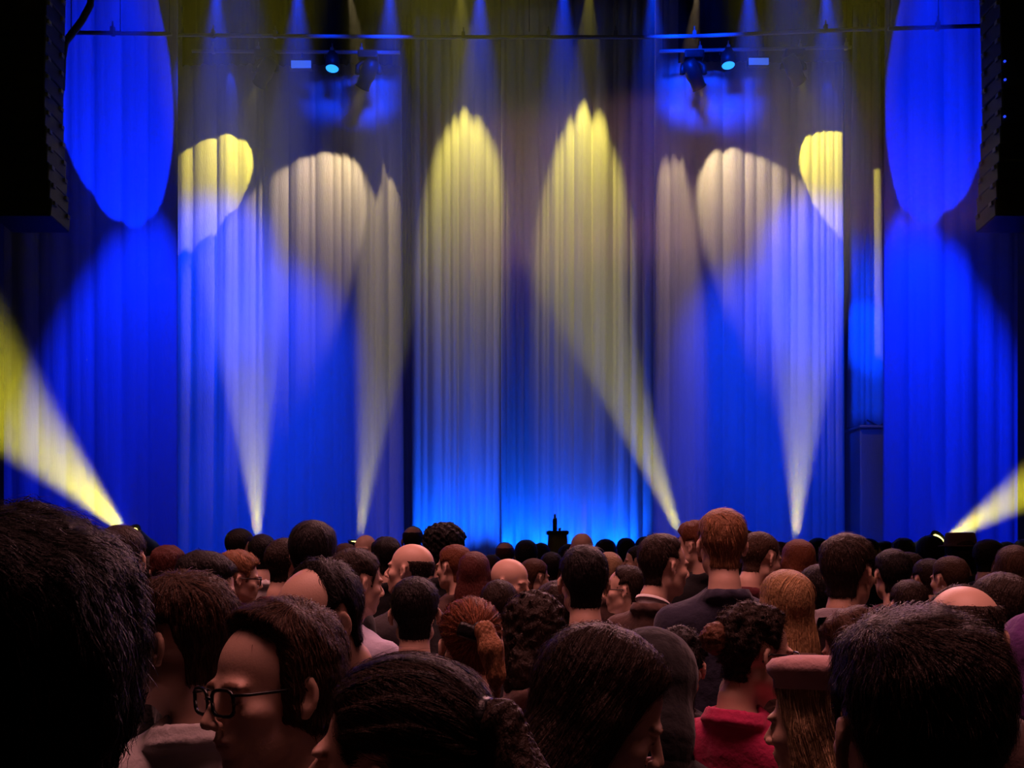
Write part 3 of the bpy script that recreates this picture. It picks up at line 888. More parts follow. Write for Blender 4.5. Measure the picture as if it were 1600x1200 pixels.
def strands(sex, style, L, seed, V, Q, n, seg, length, width, wild, curl=0.0):
    rs = np.random.RandomState(seed+7)
    q = Q[rs.randint(0, len(Q), n)]
    bw = rs.dirichlet((1, 1, 1, 1), n)
    P = (V[q]*bw[:, :, None]).sum(1).astype(F32)
    f = lambda X: hair_field(X, sex, style, L, seed)
    def nrm(X):
        e = 0.003
        g = np.stack([f(X+np.array(v, F32)*e)-f(X-np.array(v, F32)*e) for v in ((1, 0, 0), (0, 1, 0), (0, 0, 1))], 1)
        return g/(np.linalg.norm(g, axis=1, keepdims=True)+1e-9)
    jit = rs.normal(size=(n, 3)).astype(F32)*wild
    ln = length*rs.uniform(0.5, 1.2, n)/seg
    lift = np.abs(rs.normal(size=n))*0.0022+0.0006
    flick = (rs.rand(n) < 0.10)*rs.uniform(0.002, 0.007, n)*(1+5*wild)
    w = width*rs.uniform(0.6, 1.3, n)
    rings = []; X = P.copy(); prev = None
    for s in range(seg+1):
        N = nrm(X)
        D = flow(X, style, rs); D = D/(np.linalg.norm(D, axis=1, keepdims=True)+1e-9)+jit
        if curl:
            ph = s*1.9+rs.uniform(0, 6, n) if s == 0 else ph+1.9
            sd = np.cross(D, N); D = D+curl*np.sin(ph)[:, None]*sd
        D = D-(D*N).sum(1, keepdims=True)*N
        D /= (np.linalg.norm(D, axis=1, keepdims=True)+1e-9)
        S = np.cross(D, N)
        t = s/seg
        dd = f(X)
        X = X-N*dd[:, None]
        h = lift*(0.4+0.9*math.sin(PI*t))+flick*t*t
        wd = w*(1-0.85*t**2)*(0.5 if s == 0 else 1)
        C = X+N*h[:, None]
        rings.append((C-S*wd[:, None]/2, C+S*wd[:, None]/2))
        X = X+D*ln[:, None]
    A = np.stack([np.stack(r, 1) for r in rings], 1)      # n, seg+1, 2, 3
    VV = A.reshape(-1, 3)
    base = (np.arange(n)*(seg+1)*2)[:, None]
    q = np.concatenate([np.stack([base[:, 0]+2*s, base[:, 0]+2*s+1, base[:, 0]+2*s+3, base[:, 0]+2*s+2], 1) for s in range(seg)])
    tint = np.repeat(rs.uniform(0.55, 1.7, n)**1.2, (seg+1)*2)
    return VV.astype(F32), q, tint

def set_tint(me, tint):
    a = me.color_attributes.new('tint', 'FLOAT_COLOR', 'POINT')
    a.data.foreach_set('color', np.ascontiguousarray(tint, F32).ravel())

# ------------------------------------------------------------------ materials for people
MCACHE = {}
def tinted(name, col, rough, spec, bump, bscale, stretch=(1, 1, 1), sss=0.0, sheen=0.0):
    k = (name, col)
    if k in MCACHE: return MCACHE[k]
    m = mat(name, col, rough, bump, bscale, 0.0, spec, stretch=stretch, sheen=sheen)
    nt = m.node_tree; b = nt.nodes['Principled BSDF']
    at_ = nt.nodes.new('ShaderNodeAttribute'); at_.attribute_name = 'tint'
    mx = nt.nodes.new('ShaderNodeMix'); mx.data_type = 'RGBA'; mx.blend_type = 'MULTIPLY'
    mx.inputs[0].default_value = 1; mx.inputs[6].default_value = (*col, 1)
    nt.links.new(at_.outputs['Color'], mx.inputs[7])
    nt.links.new(mx.outputs[2], b.inputs['Base Color'])
    if sss:
        b.inputs['Subsurface Weight'].default_value = sss
        b.inputs['Subsurface Radius'].default_value = (0.02, 0.008, 0.004)
    MCACHE[k] = m
    return m
SKIN = {'fair': (0.62, 0.40, 0.30), 'tan': (0.48, 0.29, 0.20), 'brown': (0.27, 0.15, 0.10)}
HAIRC = {'black': (0.012, 0.009, 0.009), 'dark': (0.028, 0.017, 0.012), 'brown': (0.065, 0.034, 0.020), 'chestnut': (0.10, 0.045, 0.025),
         'auburn': (0.19, 0.065, 0.030), 'redbrown': (0.10, 0.028, 0.022), 'blond': (0.36, 0.22, 0.10), 'sandy': (0.26, 0.125, 0.06),
         'fairlong': (0.42, 0.28, 0.15), 'grey': (0.16, 0.13, 0.12)}
CLOTHC = {'black': (0.012, 0.012, 0.014), 'navy': (0.022, 0.022, 0.045), 'brown': (0.075, 0.042, 0.034), 'grey': (0.17, 0.15, 0.17),
          'white': (0.66, 0.62, 0.62), 'cream': (0.55, 0.50, 0.42), 'magenta': (0.42, 0.02, 0.09), 'lavender': (0.42, 0.40, 0.52),
          'purple': (0.10, 0.03, 0.16), 'olive': (0.05, 0.045, 0.03), 'charcoal': (0.04, 0.036, 0.04), 'pink': (0.5, 0.3, 0.3), 'maroon': (0.10, 0.02, 0.025)}
def skin_m(c): return tinted('skin_'+c, SKIN[c], 0.48, 0.32, 0.05, 260, sss=0.0)
def hair_m(c): return tinted('hair_'+c, HAIRC[c], 0.5, 0.16, 0.5, 160, stretch=(1, 1, 0.35))
def cloth_m(c):
    k = ('cloth', c)
    if k not in MCACHE: MCACHE[k] = mat('cloth_'+c, CLOTHC[c], 0.85, 0.35, 25, 0.15, 0.2, sheen=0.15)
    return MCACHE[k]
M_GLASSES = mat('black_plastic_frame', (0.008, 0.008, 0.008), 0.25, spec=0.5, var=0.1)
M_LENS = bpy.data.materials.new('clear_spectacle_lens'); M_LENS.use_nodes = True
_b = M_LENS.node_tree.nodes['Principled BSDF']
_b.inputs['Base Color'].default_value = (1, 1, 1, 1); _b.inputs['Transmission Weight'].default_value = 1.0
_b.inputs['Roughness'].default_value = 0.0; _b.inputs['IOR'].default_value = 1.05; _b.inputs['Alpha'].default_value = 0.35
M_EYE = mat('eye_white', (0.55, 0.5, 0.48), 0.2, spec=0.5, var=0.05)
M_IRIS = mat('dark_iris', (0.02, 0.012, 0.008), 0.15, spec=0.5, var=0.1)
M_TIE = mat('black_hair_tie', (0.006, 0.006, 0.007), 0.35, 0.2, 60, 0.2)
M_SHOE = mat('dark_leather_shoe', (0.015, 0.012, 0.011), 0.4, 0.2, 40, 0.2)

# ------------------------------------------------------------------ clothes (shared meshes)
CLOTH = {}
def wrinkle(P, amp, seed=3):
    r = np.random.RandomState(seed); o = 0
    for k in range(4):
        v = r.normal(size=3)*np.array((1, 1, 1.3)); v /= np.linalg.norm(v)
        o = o+np.sin(P@v.astype(F32)*r.uniform(40, 75)+r.uniform(0, 6)+1.5*np.sin(P@np.array((3, 7, 13), F32)+k))
    return amp*o
def top_field(P, sex, kind):
    off = {'coat': 0.024, 'shirt': 0.010, 'hoodie': 0.022, 'jacket': 0.018, 'hood_up': 0.026}[kind]
    d = smin(torso(P, sex, off), arms(P, sex, off, False), 0.03)
    d = d-wrinkle(P, 0.0011)
    R = np.sqrt((P[:, 0]*0.95)**2+((P[:, 1]+0.062)*1.0)**2)
    if kind in ('shirt', 'jacket'):
        zc = 1.462 if kind == 'shirt' else 1.458
        q = np.stack([R-0.072, (P[:, 2]-zc+0.22*(P[:, 1]+0.06))*0.45], 1)
        d = smin(d, np.sqrt((q**2).sum(1))-0.0105, 0.008)
        q = np.stack([R-0.086, (P[:, 2]-zc+0.014+0.22*(P[:, 1]+0.06))*0.5], 1)
        d = smin(d, np.sqrt((q**2).sum(1))-0.006, 0.006)
    elif kind == 'coat':
        q = np.stack([R-0.080, (P[:, 2]-1.456+0.25*(P[:, 1]+0.06))*0.5], 1)
        d = smin(d, np.sqrt((q**2).sum(1))-0.014, 0.015)
    elif kind in ('hoodie',):
        for zz, rr, a in ((1.430, 0.100, 0.030), (1.462, 0.088, 0.026), (1.484, 0.076, 0.014)):
            q = np.stack([R-rr-0.01*np.maximum(-P[:, 1], 0)/0.1, (P[:, 2]-zz+0.30*(P[:, 1]+0.06))], 1)
            d = smin(d, np.sqrt((q**2).sum(1))-a, 0.010)
    m = R-0.056
    d = smax(d, -np.where(P[:, 2]+0.3*(P[:, 1]+0.06) > 1.452, m, 1.0), 0.004)      # neck opening
    return np.maximum(d, 0.80-P[:, 2])
def cloth_tpl(sex, kind, near):
    k = (sex, kind, near)
    if k not in CLOTH:
        h = 0.012 if near else 0.020
        V, Q = snets(lambda P: top_field(P, sex, kind), axis_pts([(-0.33, 0.33, h)]), axis_pts([(-0.20, 0.19, h)]), axis_pts([(0.77, 1.36, 0.035), (1.36, 1.53, h*0.55)]))
        me = mesh_np('top_'+kind, V, Q)
        h = 0.028
        g = lambda P: np.maximum(smin(np.where(P[:, 2] > 0.8, torso(P, sex, 0.012), 1), legs(P, 0.016), 0.03), np.maximum(P[:, 2]-0.98, 0.07-P[:, 2]))
        V, Q = snets(g, axis_pts([(-0.24, 0.24, h)]), axis_pts([(-0.16, 0.16, h)]), axis_pts([(0.03, 1.03, 0.04)]))
        tr = mesh_np('trousers', V, Q)
        h = 0.014
        V, Q = snets(lambda P: np.maximum(feet(P, 0.009), 0.0-P[:, 2]), axis_pts([(0.04, 0.19, h)]), axis_pts([(-0.10, 0.18, h)]), axis_pts([(-0.02, 0.16, h)]))
        sh = mesh_np('shoe', V, Q)
        V2 = V.copy(); V2[:, 0] *= -1
        sh2 = mesh_np('shoe', V2, Q[:, ::-1])
        CLOTH[k] = (me, tr, sh, sh2)
    return CLOTH[k]
def shared(name, me, m, par):
    o = bpy.data.objects.new(name, me)
    if not me.materials: me.materials.append(m)
    COL.objects.link(o)
    o.material_slots[0].link = 'OBJECT'; o.material_slots[0].material = m
    o.parent = par
    return o
def head_part(name, bm, m, par, R, smooth=True, label=None, off=True):
    """bm in head coordinates, unposed"""
    for v in bm.verts:
        q = pose_head(np.array([v.co], F32), R)[0]
        v.co = Vector((float(q[0]), float(q[1]), float(q[2])+HZ))
    c = from_bm(name, bm, m, par, smooth)
    if label: c['label'] = label
    return c

def glasses(par, R, near):
    bm = bmesh.new()
    n = 16 if near else 10
    r = 0.0027 if near else 0.003
    for s in (-1, 1):
        pts = []
        for i in range(n+1):
            a = 2*PI*i/n
            ca, sa = math.cos(a), math.sin(a)
            x = math.copysign(abs(ca)**0.6, ca)*0.0265; z = math.copysign(abs(sa)**0.6, sa)*0.019
            pts.append((s*0.0335+x, 0.104-abs(s*0.0335+x)*0.12, 0.0+z))
        tube(bm, pts, r*(1.1 if near else 1), 5)
        tube(bm, [(s*0.059, 0.098, 0.012), (s*0.074, 0.080, 0.011), (s*0.080, 0.03, 0.010), (s*0.082, -0.005, 0.010), (s*0.083, -0.025, -0.012)], r, 5)
    tube(bm, [(-0.009, 0.104, 0.005), (0, 0.107, 0.008), (0.009, 0.104, 0.005)], r, 5)
    g = head_part('glasses', bm, M_GLASSES, par, R, label='black framed glasses')
    if near:
        for s in (-1, 1):
            bm = bmesh.new()
            vs = []
            for i in range(n):
                a = 2*PI*i/n; ca, sa = math.cos(a), math.sin(a)
                x = math.copysign(abs(ca)**0.6, ca)*0.0265; z = math.copysign(abs(sa)**0.6, sa)*0.019
                vs.append(bm.verts.new((s*0.0335+x, 0.104-abs(s*0.0335+x)*0.12, z)))
            bm.faces.new(vs)
            head_part('lens', bm, M_LENS, g, R, False)
def eyes(par, R):
    for s in (-1, 1):
        bm = bmesh.new()
        lathe(bm, [(0.002, -0.0115), (0.008, -0.008), (0.0115, 0.0), (0.0085, 0.0078), (0.0055, 0.0101)], (s*0.031, 0.0715, -0.001), 14, Vector((0, 1, 0)))
        e = head_part('eye', bm, M_EYE, par, R)
        bm = bmesh.new()
        lathe(bm, [(0.0056, 0.0100), (0.003, 0.0113), (0.0008, 0.0118)], (s*0.031, 0.0715, -0.001), 14, Vector((0, 1, 0)))
        head_part('iris', bm, M_IRIS, e, R)
def sweep_field(pts):
    def f(P):
        d = np.full(len(P), 1.0, F32)
        for (a, ra), (b, rb) in zip(pts, pts[1:]):
            d = smin(d, cone(P, a, b, ra, rb), 0.01)
        return d
    return f

def ray_x(px, Y): return (px-800)/FPX*Y
def person(spec):
    px, ytop, hh, yaw, pitch, style, hc, kind, cc, label = spec[:10]
    ex = spec[10] if len(spec) > 10 else {}
    sex = ex.get('sex', 'm'); roll = ex.get('roll', 0); seed = ex.get('seed', int(px*7+ytop) % 9 + 1)
    Y = ex['Y']
    near = Y < 2.6
    mid = Y < 4.8
    byaw = ex.get('body', yaw*0.55)
    hyaw = yaw-byaw
    R = head_matrix(hyaw, pitch, roll)
    V, Q, tint = body_tpl(sex, near)
    P = V-np.array((0, 0, HZ), F32)
    up = P[:, 2] > -0.22
    P2 = P.copy(); P2[up] = pose_head(P[up], R, pose_weight(P[up]))
    # top of the head incl. hair
    parts = {}
    L = ex.get('L', 0.16)
    lvl = 2 if Y < 1.5 else (1 if near else 0)
    if STY[style][0]:
        hs = seed if mid else seed % 3
        HV, HQ = hair_tpl(sex, style, lvl, L, hs)
        HP = pose_head(HV, R)
        top = max(HP[:, 2].max(), P2[:, 2].max())
    else:
        HV = None; top = P2[:, 2].max()
    if ex.get('hat'): top = HZ and {'flat': 0.146, 'brim': 0.156}[ex['hat']]
    hc0 = pose_head(np.array([[0, -0.01, 0.03]], F32), R)[0]
    Rb = np.array(Matrix.Rotation(math.radians(byaw), 3, 'Z'), F32)
    ho = Rb@np.array((hc0[0], hc0[1], 0), F32)
    H = CAMZ+(HOR-ytop)/FPX*Y
    s = H/(HZ+top)
    if 'smax' in ex: s = min(s, ex['smax'])
    bxx, byy = ray_x(px, Y)-s*ho[0], Y-s*ho[1]
    root = empty('person', (bxx, byy, 0), math.radians(byaw))
    root.scale = (s, s, s)
    tag(root, label, 'person', ex.get('group', 'people in the crowd'))
    P2[:, 2] += HZ
    me = mesh_np('body', P2, Q)
    tt = tint.copy()
    if sex == 'f' : pass
    set_tint(me, tt)
    link('body', me, skin_m(ex.get('skin', 'fair')), root)
    if HV is not None:
        VV, QQ = HV, HQ; tn = np.full(len(HV), 0.75, F32)
        n = 0; ln = 0.04
        curly = style in ('curly', 'afro', 'longcurly')
        if Y < 1.5: n, seg, ln, wd = 7500, 6, 0.040, 0.0011
        elif near: n, seg, ln, wd = 2200, 5, 0.05, 0.0016
        elif mid: n, seg, ln, wd = 500, 4, 0.045, 0.0026
        if style in ('buzz', 'ring', 'crownbald', 'crop'): ln = 0.012; n = int(n*0.7)
        if style in ('long', 'longcurly', 'pony', 'bun', 'bowl'): ln *= 1.7
        if n:
            SV, SQ, ST = strands(sex, style, L, hs, HV, HQ, n, seg, ln, wd, 0.35 if curly else (0.14 if style in ('messy', 'thick') else 0.06), 1.3 if curly else 0)
            QQ = np.concatenate([HQ, SQ+len(HV)]); VV = np.concatenate([HV, SV]); tn = np.concatenate([tn, ST])
        W = pose_head(VV, R)
        if style in ('long', 'longcurly'):
            wz = sstep(-0.30, -0.02, VV[:, 2])[:, None]
            alt = VV.copy(); alt[:, :2] += (pose_head(np.array([[0, -0.04, -0.05]], F32), R)[0]-np.array([0, -0.04, -0.05], F32))[:2]
            ry = head_matrix(hyaw*0.9, 0, 0); alt = (alt-PIV)@ry.T+PIV
            W = W*wz+alt*(1-wz)
        W = W.copy(); W[:, 2] += HZ
        me = mesh_np('hair', W, QQ)
        set_tint(me, np.stack([tn, tn, tn, np.ones_like(tn)], 1))
        link('hair', me, hair_m(hc), root)
    # clothes
    top_me, tr, sh, sh2 = cloth_tpl(sex, 'coat' if kind == 'hood_up' else kind, near)
    shared({'coat': 'coat', 'shirt': 'shirt', 'hoodie': 'hoodie', 'jacket': 'jacket', 'hood_up': 'coat'}[kind], top_me, cloth_m(cc), root)
    shared('trousers', tr, cloth_m('charcoal'), root)
    shared('shoe', sh, M_SHOE, root); shared('shoe', sh2, M_SHOE, root)
    if ex.get('collar'):
        bm = bmesh.new()
        n = 24; ring = []
        for i in range(n):
            a = 2*PI*i/n; x, y = math.cos(a), math.sin(a)
            z = 1.478-0.03*y
            ring.append([bm.verts.new((x*r_, -0.062+y*r_, z+dz)) for r_, dz in ((0.0665, -0.03), (0.0635, 0.010), (0.0675, 0.016), (0.0725, 0.006))])
        for i in range(n):
            A, B = ring[i], ring[(i+1) % n]
            for k in range(3): bm.faces.new((A[k], B[k], B[k+1], A[k+1]))
        c_ = from_bm('collar', bm, cloth_m(ex['collar']), root, True); c_['label'] = 'pale shirt collar'
    if ex.get('glasses'): glasses(root, R, near)
    if ex.get('eyes'): eyes(root, R)
    if style == 'pony':
        tx = ex.get('tailx', 0.0)
        tz = ex.get('tailz', 0.03); ts = ex.get('tails', 1.0)
        base = np.array((tx*0.3, -0.112+max(0, tz-0.03)*0.35, tz), F32)
        pts = [(base, 0.019), (base+np.array((tx*0.2, -0.032, 0.004)), 0.024), (base+np.array((tx*0.6, -0.050*ts, -0.045*ts)), 0.031), (base+np.array((tx*0.9, -0.045*ts, -0.11*ts)), 0.024), (base+np.array((tx, -0.030*ts, -0.17*ts)), 0.006)]
        pts = [(np.array(a, F32), b) for a, b in pts]
        f0 = sweep_field(pts)
        ff = lambda P_: f0(P_)-0.0025*np.sin(np.arctan2(P_[:, 0]-base[0], P_[:, 1]+0.15)*9+3*P_[:, 2]*12)
        h = 0.005 if near else 0.009
        TV, TQ = snets(ff, axis_pts([(-0.13, 0.13, h)]), axis_pts([(-0.27, -0.06, h)]), axis_pts([(-0.25, 0.13, h)]))
        tn = 0.8+0.5*np.sin(TV[:, 0]*900+TV[:, 1]*700)**2
        W = pose_head(TV, R); W[:, 2] += HZ
        me = mesh_np('ponytail', W, TQ); set_tint(me, np.stack([tn, tn, tn, tn*0+1], 1)); link('ponytail', me, hair_m(ex.get('tailc', hc)), root)
        bm = bmesh.new()
        M = Matrix.Translation(Vector(base.tolist())+Vector((0, -0.008, 0.002))) @ Matrix.Rotation(PI/2, 4, 'X')
        lathe(bm, [(0.020, -0.010), (0.027, -0.008), (0.029, 0.0), (0.027, 0.008), (0.020, 0.010)], (0, 0, 0), 18)
        bmesh.ops.transform(bm, matrix=M, verts=bm.verts)
        if ex.get('clip'):
            bx(bm, Vector(base.tolist())+Vector((-0.02, -0.008, 0.0)), (0.085, 0.03, 0.040), Matrix.Rotation(0.35, 3, 'Y'), 0.012)
        head_part('hair_tie', bm, M_TIE, root, R)
    if style == 'bun' or ex.get('bun'):
        c = np.array((0, -0.125, 0.035), F32); r = ex.get('bun', 0.034)
        h = 0.005 if near else 0.009
        TV, TQ = snets(lambda P_: ell(P_, c, (r, r*0.85, r))-0.0035*ruffle(P_, 0.018, 4), axis_pts([(-0.08, 0.08, h)]), axis_pts([(-0.21, -0.06, h)]), axis_pts([(-0.05, 0.11, h)]))
        tn = 0.8+0.6*np.sin(TV[:, 0]*500+TV[:, 2]*600)**2
        W = pose_head(TV, R); W[:, 2] += HZ
        me = mesh_np('hair_bun', W, TQ); set_tint(me, np.stack([tn, tn, tn, tn*0+1], 1)); link('hair_bun', me, hair_m(ex.get('tailc', hc)), root)
    if kind == 'hood_up':
        def hf(P_):
            d = smin(skull(P_, sex)-0.030, ell(P_, (0, -0.06, -0.10), (0.11, 0.09, 0.10)), 0.05)
            d = np.maximum(d, -(skull(P_, sex)-0.010))
            return np.maximum(d, (P_[:, 1]-0.055-0.25*(P_[:, 2]-0.05)))-0.0015*ruffle(P_, 0.05, 5)
        TV, TQ = snets(hf, axis_pts([(-0.14, 0.14, 0.009)]), axis_pts([(-0.19, 0.12, 0.009)]), axis_pts([(-0.19, 0.17, 0.009)]))
        W = pose_head(TV, R, pose_weight(TV)*0.6+0.4); W[:, 2] += HZ
        link('hood', mesh_np('hood', W, TQ), cloth_m(cc), root)
    hat = ex.get('hat')
    if hat:
        bm = bmesh.new()
        if hat == 'brim':
            lathe(bm, [(0.135, 0.0), (0.137, 0.004), (0.104, 0.010), (0.100, 0.045), (0.090, 0.088), (0.078, 0.094), (0.02, 0.090)], (0, -0.012, 0.062), 28)
            m_ = cloth_m('brown'); nm = 'hat'
        elif hat == 'flat':
            lathe(bm, [(0.088, -0.036), (0.095, -0.034), (0.096, -0.018), (0.108, -0.004), (0.110, 0.010), (0.098, 0.024), (0.06, 0.032), (0.012, 0.030)], (0, -0.018, 0.112), 28)
            bmesh.ops.rotate(bm, verts=bm.verts, cent=(0, 0, 0.09), matrix=Matrix.Rotation(0.12, 3, 'Y'))
            m_ = cloth_m('pink'); nm = 'beret'
        elif hat == 'band':
            pass
        head_part(nm, bm, m_, root, R)
    return root
